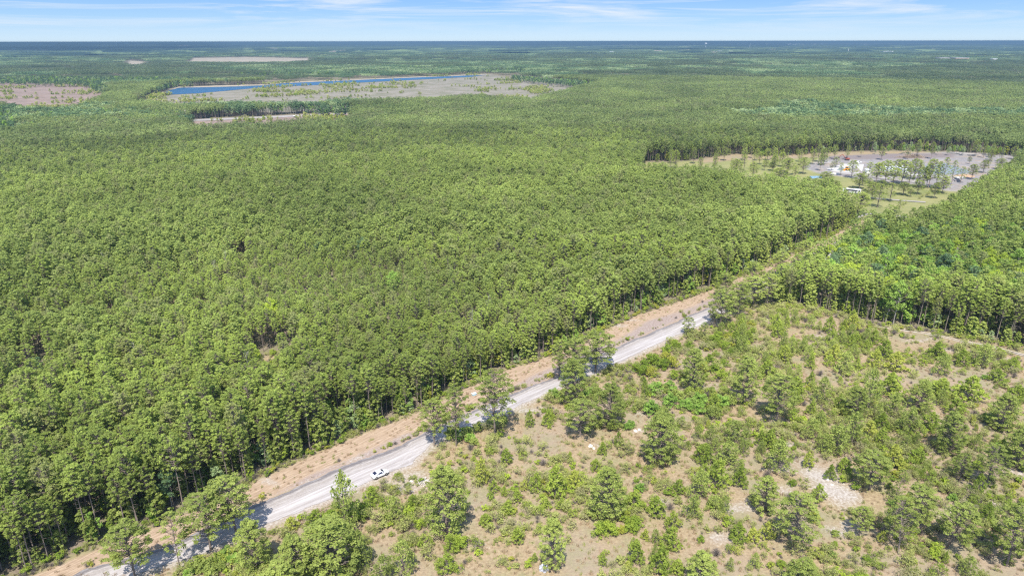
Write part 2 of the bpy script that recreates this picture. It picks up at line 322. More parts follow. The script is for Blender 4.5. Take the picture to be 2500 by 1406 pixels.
# ------------------------------------------------------------------ mesh helpers
def mesh_np(name, V, F, mats, midx=None, tint=None, smooth=False, ftype=None):
    """V (n,3); F list of (array of faces (m,k)) ; midx list of material index per array"""
    me = bpy.data.meshes.new(name); V = np.asarray(V, np.float32)
    me.vertices.add(len(V)); me.vertices.foreach_set('co', V.ravel())
    loops = np.concatenate([f.ravel() for f in F]).astype(np.int32)
    tot = np.concatenate([np.full(len(f), f.shape[1], np.int32) for f in F])
    st = np.concatenate([[0], np.cumsum(tot)[:-1]]).astype(np.int32)
    me.loops.add(len(loops)); me.loops.foreach_set('vertex_index', loops)
    me.polygons.add(len(tot)); me.polygons.foreach_set('loop_start', st)
    if midx is not None:
        me.polygons.foreach_set('material_index', np.concatenate([np.full(len(f), i, np.int32) for f, i in zip(F, midx)]))
    if smooth: me.polygons.foreach_set('use_smooth', np.ones(len(tot), bool))
    for m_ in mats: me.materials.append(m_)
    if tint is not None:
        a = me.attributes.new('tint', 'FLOAT', 'POINT'); a.data.foreach_set('value', np.asarray(tint, np.float32))
    me.update(calc_edges=True); return me
def link(name, me, parent=None, label=None, cat=None, group=None, kind=None, loc=None, rz=0.0):
    o = bpy.data.objects.new(name, me); C.objects.link(o)
    if parent: o.parent = parent
    if loc is not None: o.location = loc
    if rz: o.rotation_euler = (0, 0, rz)
    for k_, v_ in (('label', label), ('category', cat), ('group', group), ('kind', kind)):
        if v_: o[k_] = v_
    return o
class MB:
    """collects boxes, tubes and polygons into one mesh"""
    def __init__(s): s.V = []; s.F = []; s.n = 0
    def add(s, V, F): 
        s.V += [tuple(v) for v in V]; s.F += [tuple(i + s.n for i in f) for f in F]; s.n = len(s.V); return s
    def box(s, x0, x1, y0, y1, z0, z1):
        return s.add([(x0, y0, z0), (x1, y0, z0), (x1, y1, z0), (x0, y1, z0), (x0, y0, z1), (x1, y0, z1), (x1, y1, z1), (x0, y1, z1)],
                     [(0, 3, 2, 1), (4, 5, 6, 7), (0, 1, 5, 4), (1, 2, 6, 5), (2, 3, 7, 6), (3, 0, 4, 7)])
    def tube(s, p, q, r0, r1, k=8):
        p, q = Vector(p), Vector(q); d = (q - p).normalized(); a = d.orthogonal().normalized(); b = d.cross(a)
        V = []
        for c, r in ((p, r0), (q, r1)):
            for i in range(k):
                t = 2 * math.pi * i / k; V.append(c + a * (r * math.cos(t)) + b * (r * math.sin(t)))
        F = [(i, (i + 1) % k, k + (i + 1) % k, k + i) for i in range(k)] + [tuple(range(k))[::-1], tuple(range(k, 2 * k))]
        return s.add(V, F)
    def lathe(s, prof, k=16, c=(0, 0, 0)):
        V = []; F = []
        for r, z in prof:
            for i in range(k):
                t = 2 * math.pi * i / k; V.append((c[0] + r * math.cos(t), c[1] + r * math.sin(t), c[2] + z))
        for j in range(len(prof) - 1):
            for i in range(k): F.append((j * k + i, j * k + (i + 1) % k, (j + 1) * k + (i + 1) % k, (j + 1) * k + i))
        F += [tuple(range(k))[::-1], tuple(range((len(prof) - 1) * k, len(prof) * k))]
        return s.add(V, F)
    def build(s, name, m, parent=None, bevel=0, smooth=False, **kw):
        me = bpy.data.meshes.new(name); me.from_pydata(s.V, [], s.F); me.materials.append(m); me.update()
        if smooth: me.polygons.foreach_set('use_smooth', [True] * len(me.polygons))
        o = link(name, me, parent, **kw)
        if bevel:
            b = o.modifiers.new('bevel', 'BEVEL'); b.width = bevel; b.segments = 2
        return o
def empty(name, loc, rz=0.0, label=None, cat=None, group=None):
    return link(name, None, None, label, cat, group, None, loc, rz)

# ------------------------------------------------------------------ ground: one sheet, polar rows fine near the camera
def smoothstep(d, w): return np.clip(0.5 + d / (2 * w), 0, 1)
def pmask(x, y, poly, w): 
    d = edist(x, y, poly); return smoothstep(np.where(inpoly(x, y, poly), d, -d), w)
def band(x, y, line, w, soft): return smoothstep(w - edist(x, y, line, False), soft)
rr = np.concatenate([[6, 30, 60, 80], np.linspace(90, 320, 330), np.geomspace(322, 2600, 320), np.geomspace(2650, 62000, 90)])
aa = np.concatenate([np.linspace(-180, -55, 14)[:-1], np.linspace(-55, 55, 520), np.linspace(55, 180, 14)[1:-1]]) * math.pi / 180
RR, AA = np.meshgrid(rr, aa, indexing='ij')
GX, GY = (RR * np.sin(AA)).ravel(), (RR * np.cos(AA)).ravel()
nr, na = len(rr), len(aa)
ii, jj = np.meshgrid(np.arange(nr - 1), np.arange(na), indexing='ij')
q = np.stack([ii * na + jj, ii * na + (jj + 1) % na, (ii + 1) * na + (jj + 1) % na, (ii + 1) * na + jj], -1).reshape(-1, 4)[:, ::-1]
GX = np.append(GX, 0); GY = np.append(GY, 0)
cap = np.stack([np.arange(na), np.roll(np.arange(na), -1), np.full(na, len(GX) - 1)], -1)[:, ::-1]
near = np.hypot(GX, GY) < 900
sel = np.where(near)[0]; x, y = GX[sel], GY[sel]
def full(v, base=0.0):
    o_ = np.full(len(GX), base); o_[sel] = v; return o_
ROADUP = [A(200, 1392), A(275, 1372), A(413, 1329), A(632, 1228), A(840, 1138), A(956, 1095), A(1175, 992), A(1259, 957), A(1353, 922), A(1497, 851), A(1582, 815), A(1737, 749)]
ROADC = [((a[0] + b[0]) / 2, (a[1] + b[1]) / 2) for a, b in zip(ROADUP, ROADUP)]
openm = pmask(x, y, OPEN, 2.5)
BANK = EDGE + [(238, 396)] + ROADUP[::-1] + [(-150, 50)]
bank = pmask(x, y, BANK, 1.2)
# upper half of the bank is orange grass, the lower half grey-pink spoil
dE = edist(x, y, EDGE, False); dU = edist(x, y, [(-150, 50)] + ROADUP + [(238, 396)], False)
lower = np.clip((dE - 5.0 - 5 * vnoise(x, y, 22, 3) + 0.0) / 2.5, 0, 1) * bank
scrub_edge = np.clip(1 - (dE - 0.5) / 2.2, 0, 1) * bank
patches = [(A(2010, 1165), 4.6, 5), (A(2045, 1205), 3.4, 5), (A(1960, 1155), 3.2, 1.2), (A(2060, 1290), 3.0, 2.5), (A(1800, 1240), 4.0, 2.2), (A(1770, 1320), 3.5, 2), (A(1915, 1195), 3.5, 1.5),
           (A(1440, 1088), 1.6, 1.2), (A(1552, 1052), 1.6, .9), (A(1005, 1165), 6, 4), (A(985, 1185), 5, 3), (A(1035, 1172), 2, 1.5), (A(1300, 1005), 6, 2), (A(2350, 860), 6, 1.6), (A(2440, 878), 4, 1.6), (A(2250, 830), 6, 1.0),
           (A(2490, 1150), 5, 3), (A(2385, 1240), 6, 2.5), (A(1945, 1090), 3, .9), (A(1900, 1140), 2.6, 2), (A(1545, 905), 2.5, 1.2), (A(1880, 780), 3, 3), (A(640, 1180), 3, 1), (A(1075, 1150), 4, .8), (A(1700, 1160), 1.8, 1.2), (A(1620, 1225), 1.5, 1.0)]
sandm = np.zeros(len(x))
wx = x + (vnoise(x, y, 5, 401) - .5) * 5 + (vnoise(x, y, 1.7, 402) - .5) * 1.8; wy = y + (vnoise(x, y, 5, 403) - .5) * 5 + (vnoise(x, y, 1.7, 404) - .5) * 1.8
for pi_, (c, rx, ry) in enumerate(patches): sandm = np.maximum(sandm, np.clip(1.15 - np.sqrt(((wx - c[0]) / rx) ** 2 + ((wy - c[1]) / ry) ** 2) * 0.62, 0, 1) * (.9 if pi_ < 2 else .62))
dL = edist(x, y, ROADLOW, False)
sandm = np.maximum(sandm, np.clip(0.75 - dL / 5.0, 0, 1) * openm)
sandm = np.maximum(sandm, np.clip((vnoise(x * .7 + y * .7, x * 2 - y * 2, 7, 408) - .62) * 2.2, 0, .6) * lower)
sandm = np.maximum(sandm, np.clip((vnoise(x, y, 9, 8) - 0.86) * 4, 0, .8) * (1 - bank) * openm)
for c, rx, ry in ((A(1510, 795), 7, 3.2), (A(1540, 782), 6, 2)): sandm = np.maximum(sandm, np.clip(.75 - np.hypot((x - c[0]) / rx, (y - c[1]) / ry) * 0.8, 0, .75))
park = pmask(x, y, PARK, 4)
LOT = [A(1985, 398), A(2020, 385), A(2150, 380), A(2300, 372), A(2420, 374), A(2600, 380), A(2480, 440), A(2380, 470), A(2310, 468, 0), A(2260, 455), A(2110, 440), A(2000, 425), A(1960, 410)]
lot = pmask(x, y, LOT, 5)
DIRT = [A(1690, 392), A(1790, 378), A(2020, 372), A(2260, 370), A(2260, 380), A(2020, 384), A(1900, 391), A(1800, 392), A(1720, 399)]
dirt = pmask(x, y, DIRT, 5)
za = np.zeros((len(GX), 4), np.float32); zb = za.copy(); zc = za.copy(); zd = za.copy()
za[:, 3] = zb[:, 3] = zc[:, 3] = zd[:, 3] = 1
za[sel, 0] = np.maximum(openm, 0.9 * dirt); za[sel, 1] = np.maximum(bank, 0.0) * (1 - 0.8 * scrub_edge)
za[sel, 2] = sandm
zb[sel, 0] = park * (1 - dirt); zb[sel, 1] = lot
zd[sel, 0] = lower * (0.55 + 0.5 * vnoise(x, y, 6, 5)); zd[sel, 1] = np.clip(pmask(x, y, [A(2020, 383), A(2160, 377), A(2330, 376), A(2330, 386), A(2160, 390), A(2020, 391)], 4), 0, 1)
zc[sel, 2] = np.maximum(scrub_edge * 0.8, 0)
zb[:, 2] = pmask(GX, GY, RED, 12); zc[:, 0] = pmask(GX, GY, BROWN, 10); zc[:, 1] = np.maximum.reduce([pmask(GX, GY, TAN1, 25), pmask(GX, GY, TAN2, 25), pmask(GX, GY, TAN3, 6), pmask(GX, GY, MARSH, 200), pmask(GX, GY, [A(420, 216), A(640, 207), A(700, 202), A(1190, 182.5), A(1190, 181.3), A(700, 200.3), A(640, 205), A(430, 212.3), A(330, 250), A(350, 250)], 3)])
zb[:, 2] = np.maximum(zb[:, 2], pmask(GX, GY, HWYC, 3) * 0.8)
zb[:, 2] = np.maximum(zb[:, 2], pmask(GX, GY, POCK[0], 3) * 0.8)
for pk_ in POCK: za[:, 0] = np.maximum(za[:, 0], pmask(GX, GY, pk_, 3) * .9)
GZ = np.zeros(len(GX)); GZ[sel] = (vnoise(x, y, 14, 1) - 0.5) * 0.25 * openm * (dU > 10) * (1 - bank) * (edist(x, y, ROADLOW, False) > 4)
gm = mesh_np('ground', np.stack([GX, GY, GZ], -1), [q, cap], [M['ground']], smooth=True)
for nme, z in (('zone_a', za), ('zone_b', zb), ('zone_c', zc), ('zone_d', zd)):
    a_ = gm.attributes.new(nme, 'FLOAT_COLOR', 'POINT'); a_.data.foreach_set('color', z.ravel())
link('ground', gm, kind='structure')

# ------------------------------------------------------------------ sheets: roads, track, lake, sea
def resample(line, step):
    P = np.array(line, float); d = np.concatenate([[0], np.cumsum(np.hypot(*np.diff(P, axis=0).T))])
    s_ = np.arange(0, d[-1], step); return np.stack([np.interp(s_, d, P[:, 0]), np.interp(s_, d, P[:, 1])], -1), s_
def strip(name, lo, up, z, m, step=0.5, rag=0.5, cols=7, side=False):
    """ragged strip between two lines"""
    n = int(max(np.hypot(*np.diff(np.array(lo), axis=0).T).sum(), 2) / step)
    def rs(l):
        P = np.array(l, float); d = np.concatenate([[0], np.cumsum(np.hypot(*np.diff(P, axis=0).T))]); s_ = np.linspace(0, d[-1], n)
        return np.stack([np.interp(s_, d, P[:, 0]), np.interp(s_, d, P[:, 1])], -1)
    a, b = rs(lo), rs(up); nrm = b - a; L = np.hypot(*nrm.T)[:, None] + 1e-6; nrm = nrm / L
    s_ = np.arange(n) * step
    a = a + nrm * ((vnoise(s_, s_ * 0, 3, 11) - 0.5) * 2 * rag + (vnoise(s_, s_ * 0, 0.9, 12) - 0.5) * rag)[:, None]
    b = b + nrm * ((vnoise(s_, s_ * 0, 4, 13) - 0.5) * 2 * rag + (vnoise(s_, s_ * 0, 0.9, 14) - 0.5) * rag)[:, None]
    V = []; T = []
    for c in range(cols):
        f = c / (cols - 1); p = a * (1 - f) + b * f; V.append(np.concatenate([p, np.full((n, 1), z)], 1)); T.append(np.full(n, 1 - f))
    V = np.concatenate(V); i, j = np.meshgrid(np.arange(n - 1), np.arange(cols - 1), indexing='ij')
    F = np.stack([j * n + i, (j + 1) * n + i, (j + 1) * n + i + 1, j * n + i + 1], -1).reshape(-1, 4)
    me = mesh_np(name, V, [F[:, ::-1]], [m])
    if side:
        at_ = me.attributes.new('side', 'FLOAT', 'POINT'); at_.data.foreach_set('value', np.concatenate(T).astype(np.float32))
    return link(name, me, kind='structure')
strip('road', [(236, 398), (158, 322)] + ROADLOW + [(-92, 88), (-140, 42)], [(229, 400), (151, 329)] + ROADUP[::-1] + [(-101, 92), (-150, 48)], 0.07, M['road'], 0.5, 0.45, 9, True)
def sheet(name, poly, z, m, step=None):
    me = bpy.data.meshes.new(name); P = poly
    me.from_pydata([(a[0], a[1], z) for a in P], [], [tuple(range(len(P)))]); me.materials.append(m); me.update()
    if me.polygons[0].normal.z < 0: me.flip_normals()
    return link(name, me, kind='structure')
strip('highway', [A(440, 297), A(620, 290), A(800, 281.5), A(1060, 266.5)], [A(440, 292), A(620, 285.5), A(800, 277.5), A(1060, 264.5)], 0.3, M['pave'], 3, 0.6, 3)
sheet('lake', LAKE, 0.35, M['water'])
sheet('sea', SEA, 2.0, M['sea'])
tr = [A(2135, 795), A(2250, 812), A(2300, 822), A(2350, 835), A(2420, 848), A(2500, 868), A(2600, 895), (300, 150)]
for off, nme in ((0.0, 'wheel_track'), (1.9, 'wheel_track')):
    l1 = [(a, b - off) for a, b in tr]; l2 = [(a, b - off + 0.9) for a, b in tr]
    strip(nme, l1, l2, 0.12, M['trackm'], 0.5, 0.14, 3)
strip('driveway', [A(2150, 521), A(2120, 526), A(2090, 535)][::-1] + [A(2210, 537), A(2300, 560)], [A(2090, 531), A(2120, 523), A(2150, 521.5), A(2210, 531), A(2300, 552)], 0.3, M['pave'], 1, 0.3, 3)
strip('driveway', [A(2120, 486), A(2215, 494), A(2260, 497)], [A(2120, 484), A(2215, 491.5), A(2260, 494.5)], 0.3, M['pave'], 1, 0.3, 3)
sheet('sand_pad', [A(2018, 415), A(2060, 402), A(2110, 403), A(2105, 420), A(2090, 428), A(2035, 422)], 0.25, M['whitesand'])
sheet('concrete_pad', [A(2205, 424), A(2300, 431), A(2360, 434), A(2355, 438), A(2300, 436), A(2205, 429)], 0.25, M['whitesand'])
strip('pavement', [A(2035, 425), A(2095, 431), A(2200, 445), A(2260, 450)], [A(2035, 420), A(2095, 425), A(2200, 439), A(2260, 444)], 0.32, M['pave'], 1, 0.2, 3)

# ------------------------------------------------------------------ vegetation meshes
def unit(v): return v / (np.linalg.norm(v, axis=-1, keepdims=True) + 1e-9)
def leaves(r, cen, rad, per, size, up=0.65, shell=0.45, jit=0.55, aspect=0.7, tri=False, tint=None):
    """leaf-sized faces spread through ellipsoid clumps"""
    cen = np.asarray(cen, float); rad = np.asarray(rad, float)
    n = len(cen)
    if rad.ndim == 1: rad = np.stack([rad, rad, rad * 0.6], -1)
    ci = np.repeat(np.arange(n), per); K = len(ci)
    d = unit(r.normal(size=(K, 3))); d[:, 2] = np.where(d[:, 2] < -0.35, -d[:, 2], d[:, 2])
    rr_ = (shell + (1 - shell) * r.random(K) ** 0.6)[:, None]
    p = cen[ci] + d * rad[ci] * rr_
    nrm = unit(d / rad[ci] * rad[ci].mean(1, keepdims=True) + r.normal(size=(K, 3)) * jit + np.array([0, 0, up]))
    t1 = unit(np.cross(nrm, r.normal(size=(K, 3)))); t2 = np.cross(nrm, t1)
    s = (size * (0.6 + 0.8 * r.random(K)))[:, None]
    tt = r.random(n) if tint is None else np.asarray(tint); tv = np.clip(tt[ci] * 0.75 + r.random(K) * 0.35 - 0.05, 0, 1)
    if tri:
        V = np.stack([p + t1 * s, p - t1 * s * 0.5 + t2 * s * 0.86, p - t1 * s * 0.5 - t2 * s * 0.86], 1).reshape(-1, 3); k = 3
    else:
        V = np.stack([p + t1 * s, p + t2 * s * aspect, p - t1 * s * (0.7 + 0.3 * r.random((K, 1))), p - t2 * s * aspect], 1).reshape(-1, 3); k = 4
    return V, np.arange(len(V)).reshape(-1, k), np.repeat(tv, k)
def tubes(segs, k=4):
    """segs: list (p, q, r0, r1)"""
    if not segs: return np.zeros((0, 3)), np.zeros((0, 4), int), np.zeros(0)
    P = np.array([s_[0] for s_ in segs], float); Q = np.array([s_[1] for s_ in segs], float); r0 = np.array([s_[2] for s_ in segs]); r1 = np.array([s_[3] for s_ in segs])
    d = unit(Q - P); ref = np.where(np.abs(d[:, 2:3]) > 0.9, np.array([[1., 0, 0]]), np.array([[0, 0, 1.]])); a = unit(np.cross(d, ref)); b = np.cross(d, a)
    V = []
    for c, r_ in ((P, r0), (Q, r1)):
        for i in range(k):
            t = 2 * math.pi * i / k; V.append(c + a * (r_ * math.cos(t))[:, None] + b * (r_ * math.sin(t))[:, None])
    V = np.stack(V, 1).reshape(-1, 3); m_ = len(segs); base = (np.arange(m_) * 2 * k)[:, None]
    F = np.concatenate([base + np.array([[i, (i + 1) % k, k + (i + 1) % k, k + i]]) for i in range(k)])
    return V, F, np.full(len(V), 0.5)
def trunk_segs(r, H, top, r0, lean=0.02, n=5):
    p = np.array([0, 0, -0.3]); out = []; dx = r.normal(size=2) * lean
    for i in range(n):
        q_ = np.array([dx[0] * (i + 1) / n * H + r.normal() * 0.05, dx[1] * (i + 1) / n * H + r.normal() * 0.05, top * (i + 1) / n])
        out.append((p, q_, r0 * (1 - 0.8 * i / n), r0 * (1 - 0.8 * (i + 1) / n))); p = q_
    return out
def at_h(segs, z):
    for p, q_, a, b in segs:
        if p[2] <= z <= q_[2]: return p + (q_ - p) * (z - p[2]) / (q_[2] - p[2])
    return segs[-1][1]

def pine(seed, H=15, R0=1.9, base=0.55, n=26, cr=0.72, per=34, size=0.24, tall_dome=1.0, limbs=True, tri=False, gap=0.0, flat=0.55, tk=5, r0=0.15, low=0.0, topr=0.25, jit=0.55, lean=0.015):
    r = np.random.default_rng(seed)
    ts = trunk_segs(r, H, H * 0.97, r0, lean, 5 if tk > 3 else 3)
    cen, rad = [], []; segs = list(ts)
    zb_, zt = H * base, H
    g = r.random() * 6.28
    for i in range(n):
        f = (i + 0.5) / n; f = 1 - (1 - f) ** (1.15)
        z = zb_ + (zt - zb_) * f
        prof = math.sqrt(max(0.0, 1 - ((f - 0.38) / (0.66 if f > 0.38 else 0.75)) ** 2)) * (1 - topr * max(0, f - .5))
        g += 2.4 + r.normal() * 0.35
        for rep in range(1):
            rho = R0 * prof * (0.45 + 0.6 * r.random() ** 0.7)
            if gap and r.random() < gap: continue
            c = at_h(ts, z); cc = np.array([c[0] + math.cos(g) * rho, c[1] + math.sin(g) * rho, z + 0.12 * rho + r.normal() * 0.15])
            cen.append(cc); s_ = cr * (0.75 + 0.5 * r.random()) * (0.75 if f > 0.9 else 1); rad.append((s_, s_, s_ * flat))
            if limbs: segs.append((at_h(ts, max(z - 0.35 * rho - 0.2, 0.3)), cc, 0.05 * r0 / 0.15, 0.018))
    cen.append(np.array([*at_h(ts, H * 0.95)[:2], H - 0.3])); rad.append((cr * 0.6, cr * 0.6, cr * 0.7))
    for i in range(16 if tk > 3 else 8):          # dead grey twigs under the living crown
        z = zb_ * r.uniform(.35, 1.15); g = r.random() * 6.28; l = r.uniform(.5, 1.5) * R0 / 2; p_ = at_h(ts, z); segs.append((p_, p_ + np.array([math.cos(g) * l, math.sin(g) * l, .15 * l]), .03, .012))
    L = leaves(r, cen, rad, per, size, tri=tri, jit=jit); T = tubes(segs, tk)
    return L, T
def young(seed, H=4.2, R0=1.35, n=42, per=22, size=0.17, base=0.04, cr=0.33, top=True):
    """young pine: whorls of upturned tufts, open leader"""
    r = np.random.default_rng(seed); ts = trunk_segs(r, H, H * 0.96, 0.07, 0.01, 3); cen, rad, segs, nr_ = [], [], list(ts), []
    g = 0
    for i in range(n):
        f = (i + 0.3) / n; f = f ** 1.25; z = H * (base + (0.93 - base) * f); g += 2.4 + r.normal() * 0.3
        rho = R0 * (1 - f) ** 0.5 * (0.35 + 0.75 * r.random()) + 0.05
        cc = np.array([math.cos(g) * rho, math.sin(g) * rho, z + 0.25 * rho]); cen.append(cc); s_ = cr * (0.75 + 0.5 * r.random()) * H / 4.2
        rad.append((s_ * 0.85, s_ * 0.85, s_ * 1.15)); segs.append((np.array([0, 0, max(z - 0.1, 0.1)]), cc, 0.025, 0.01))
    for k_ in range(3): cen.append(np.array([0, 0, H * (0.90 + 0.05 * k_)])); rad.append((cr * 0.5, cr * 0.5, cr * 1.1))
    return leaves(r, cen, rad, per, size, up=0.5, jit=0.9, aspect=0.36), tubes(segs, 3)
def dome(seed, H=1.4, R0=0.9, n=12, per=26, size=0.13, cr=0.4, stems=6, flat=0.8, jit=0.8, base=0.2, aspect=0.6):
    """rounded multi-stemmed bush"""
    r = np.random.default_rng(seed); cen, rad, segs = [], [], []
    for i in range(n):
        g = r.random() * 6.28; f = r.random() ** 0.6; z = H * (base + (0.92 - base) * r.random()); rho = R0 * f * math.sqrt(max(0.05, 1 - (z / H) ** 2 * 0.8))
        cc = np.array([math.cos(g) * rho, math.sin(g) * rho, z]); cen.append(cc); s_ = cr * (0.7 + 0.6 * r.random()); rad.append((s_, s_, s_ * flat))
        if i < stems: segs.append((np.array([0.05 * math.cos(g), 0.05 * math.sin(g), -0.05]), cc, 0.03, 0.01))
    return leaves(r, cen, rad, per, size, jit=jit, aspect=aspect), tubes(segs, 3)
def twigs(seed, H=1.3, R0=0.8, n=90):
    r = np.random.default_rng(seed); segs = []
    for i in range(n):
        g = r.random() * 6.28; f = r.random(); b = np.array([0, 0, H * 0.05 + H * .25 * r.random()]); e_ = np.array([math.cos(g) * R0 * f, math.sin(g) * R0 * f, H * (0.45 + 0.55 * r.random()) * math.sqrt(1 - f * f * .6)])
        segs.append((b, e_, 0.012, 0.006))
        for k_ in range(2):
            m_ = b + (e_ - b) * (0.5 + .4 * r.random()); segs.append((m_, m_ + r.normal(size=3) * 0.16 + np.array([0, 0, 0.12]), 0.008, 0.004))
    return tubes(segs, 3)
def broad(seed, H=13, R0=3.2, n=60, per=40, size=0.2, cr=0.85, base=0.3, r0=0.16, tk=5, tri=False):
    r = np.random.default_rng(seed); ts = trunk_segs(r, H, H * 0.85, r0, 0.02, 4); cen, rad, segs = [], [], list(ts)
    for i in range(n):
        d = unit(r.normal(size=3)); f = 0.45 + 0.55 * r.random() ** 0.5; zc = H * (base + 1) / 2; hh = H * (1 - base) / 2
        z = zc + d[2] * f * hh; w = (1.0 if d[2] < 0 else (1 - 0.35 * d[2]))
        cc = np.array([d[0] * f * R0 * w, d[1] * f * R0 * w, z]); cen.append(cc); s_ = cr * (0.65 + 0.6 * r.random()); rad.append((s_, s_, s_ * 0.85))
        if i % 2 == 0: segs.append((at_h(ts, max(1.0, z - 0.6 * np.hypot(cc[0], cc[1]) - .4)), cc, 0.05, 0.015))
    return leaves(r, cen, rad, per, size, jit=0.7, tri=tri), tubes(segs, tk)
def join(parts):
    V = []; F = []; T = []; n = 0; out = []
    for (v, f, t) in parts: V.append(v); T.append(t); out.append(f + n); n += len(v)
    return np.concatenate(V), out, np.concatenate(T)
def two(name, LT, leafm, barkm):
    """one mesh with leaves and wood, for the instanced masses"""
    V, F, T = join(LT); return mesh_np(name, V, F, [leafm, barkm], [0, 1], T)
def parts(name, LT, leafm, barkm):
    (v, f, t), (v2, f2, t2) = LT
    return (mesh_np(name + '_crown', v, [f], [leafm], tint=t), mesh_np(name + '_trunk', v2, [f2], [barkm], tint=t2))
def as_tree(pm, name, loc, s, rz, label, cat, group=None, sz=None, part=('crown', 'trunk'), tilt=(0, 0)):
    o = bpy.data.objects.new(name, None); C.objects.link(o); o.location = loc; o.rotation_euler = (tilt[0], tilt[1], rz); o.scale = (s, s, sz or s); o.empty_display_size = 0.5
    o['label'] = label; o['category'] = cat
    if group: o['group'] = group
    for m_, n_ in zip(pm, part):
        if m_ is None: continue
        c = bpy.data.objects.new(n_, m_); C.objects.link(c); c.parent = o
    return o

# instance library: collections that are not part of the scene
def library(name, meshes):
    col = bpy.data.collections.new(name)
    for i, me in enumerate(meshes):
        col.objects.link(bpy.data.objects.new('%s_%02d' % (name, i), me))
    return col
def scatter(name, lib, P, rot, scl, idx, label, cat, extra=None, kind='stuff', szr=None):
    me = bpy.data.meshes.new(name); P = np.asarray(P, np.float32); me.vertices.add(len(P)); me.vertices.foreach_set('co', P.ravel())
    for nme, ty, v in (('rot', 'FLOAT', rot), ('scl', 'FLOAT', scl), ('idx', 'INT', idx)):
        a = me.attributes.new(nme, ty, 'POINT'); a.data.foreach_set('value', np.asarray(v, np.int32 if ty == 'INT' else np.float32))
    o = link(name, me, kind=kind, label=label, cat=cat)
    g = bpy.data.node_groups.new(name, 'GeometryNodeTree'); g.interface.new_socket('Geometry', in_out='INPUT', socket_type='NodeSocketGeometry'); g.interface.new_socket('Geometry', in_out='OUTPUT', socket_type='NodeSocketGeometry')
    ni = g.nodes.new('NodeGroupInput'); no = g.nodes.new('NodeGroupOutput'); ip = g.nodes.new('GeometryNodeInstanceOnPoints'); ci = g.nodes.new('GeometryNodeCollectionInfo')
    ci.inputs[0].default_value = lib; ci.inputs['Separate Children'].default_value = True; ci.inputs['Reset Children'].default_value = True
    def attr(n_, ty):
        a = g.nodes.new('GeometryNodeInputNamedAttribute'); a.data_type = ty; a.inputs[0].default_value = n_; return a.outputs[0]
    cx = g.nodes.new('ShaderNodeCombineXYZ'); er = g.nodes.new('FunctionNodeEulerToRotation')
    g.links.new(attr('rot', 'FLOAT'), cx.inputs[2]); g.links.new(cx.outputs[0], er.inputs[0]); g.links.new(er.outputs[0], ip.inputs['Rotation'])
    g.links.new(attr('scl', 'FLOAT'), ip.inputs['Scale']); g.links.new(attr('idx', 'INT'), ip.inputs['Instance Index'])
    ip.inputs['Pick Instance'].default_value = True
    g.links.new(ni.outputs[0], ip.inputs['Points']); g.links.new(ci.outputs[0], ip.inputs['Instance']); g.links.new(ip.outputs[0], no.inputs[0])
    o.modifiers.new('scatter', 'NODES').node_group = g
    return o

# ---- variants
PA = [dict(seed=i, H=15 + (i % 3), R0=1.75 + 0.3 * (i % 4), base=(0.60, 0.52, 0.64, 0.58)[i % 4], n=76 + 6 * (i % 3), cr=0.44, per=36, size=0.135, jit=0.95, flat=0.6) for i in range(8)]
pineA = [pine(**k_) for k_ in PA]
pineA_p = [parts('pine', t_, M['pine'], M['bark']) for t_ in pineA]
pineB = [pine(100 + i, H=15 + (i % 3), R0=1.75 + 0.3 * (i % 4), base=0.60, n=44, cr=0.52, per=13, size=0.26, limbs=False, tri=True, tk=3) for i in range(8)]
bro = [broad(200 + i, H=12 + (i % 3), R0=2.7 + 0.4 * (i % 3)) for i in range(4)]
broB = [broad(220 + i, H=12 + (i % 3), R0=2.8, n=30, per=16, size=0.42, tk=3, tri=True) for i in range(3)]

# ---- forest lattice
def lattice(s, rmax, rmin, azmax, seed):
    r = np.random.default_rng(seed); nx = int(rmax * math.sin(azmax) / s) + 2; ny = int(rmax / (s * 0.87)) + 2
    i, j = np.meshgrid(np.arange(-nx, nx), np.arange(0, ny), indexing='ij')
    x = (i + 0.5 * (j % 2)) * s; y = j * s * 0.87
    x = x + (r.random(x.shape) - 0.5) * s * 1.05; y = y + (r.random(y.shape) - 0.5) * s * 1.05
    x, y = x.ravel(), y.ravel(); rad = np.hypot(x, y); k_ = (rad < rmax) & (rad >= rmin) & (np.abs(np.arctan2(x, y)) < azmax)
    return x[k_], y[k_]
def isclear(x, y, polys=CLEAR, pad=0.0):
    c = np.zeros(x.shape, bool)
    for p in polys:
        c |= inpoly(x, y, p)
        if pad: c |= edist(x, y, p) < pad
    return c
AZ = R(46)
def leafy(x, y):
    return (vnoise(x, y, 420, 301) * .65 + vnoise(x, y, 110, 302) * .35 + np.where(x / y < .05, .10, -.04) + np.clip((y - 1500) / 12000, 0, .1)) > 0.62
def heightf(x, y):
    h = 0.90 + 0.22 * vnoise(x, y, 55, 21) + 0.06 * (vnoise(x, y, 17, 22) - 0.5)
    # younger, lower stand at the left middle of the wood
    h -= 0.34 * np.clip(1.25 - np.hypot((x + 75) / 90, (y - 245) / 70), 0, 1) ** 0.6
    return h
x, y = lattice(3.0, 275, 60, R(52), 31)
keep = ~isclear(x, y) & (rng.random(len(x)) > 0.05)
gapn = vnoise(x, y, 16, 41) * 0.6 + vnoise(x, y, 6, 42) * 0.4
openz = np.clip(1 - np.hypot((x + 95) / 75, (y - 262) / 34), 0, 1) + .5 * np.clip(1 - np.hypot((x + 62) / 45, (y - 215) / 30), 0, 1)
keep &= gapn + rng.random(len(x)) * 0.12 > 0.235 + 0.24 * openz
keep &= ~(isclear(x, y, POCK) & (rng.random(len(x)) < .88))
keep &= ~(inpoly(x, y, BRIGHT) & (rng.random(len(x)) < 0.62))
x, y = x[keep], y[keep]

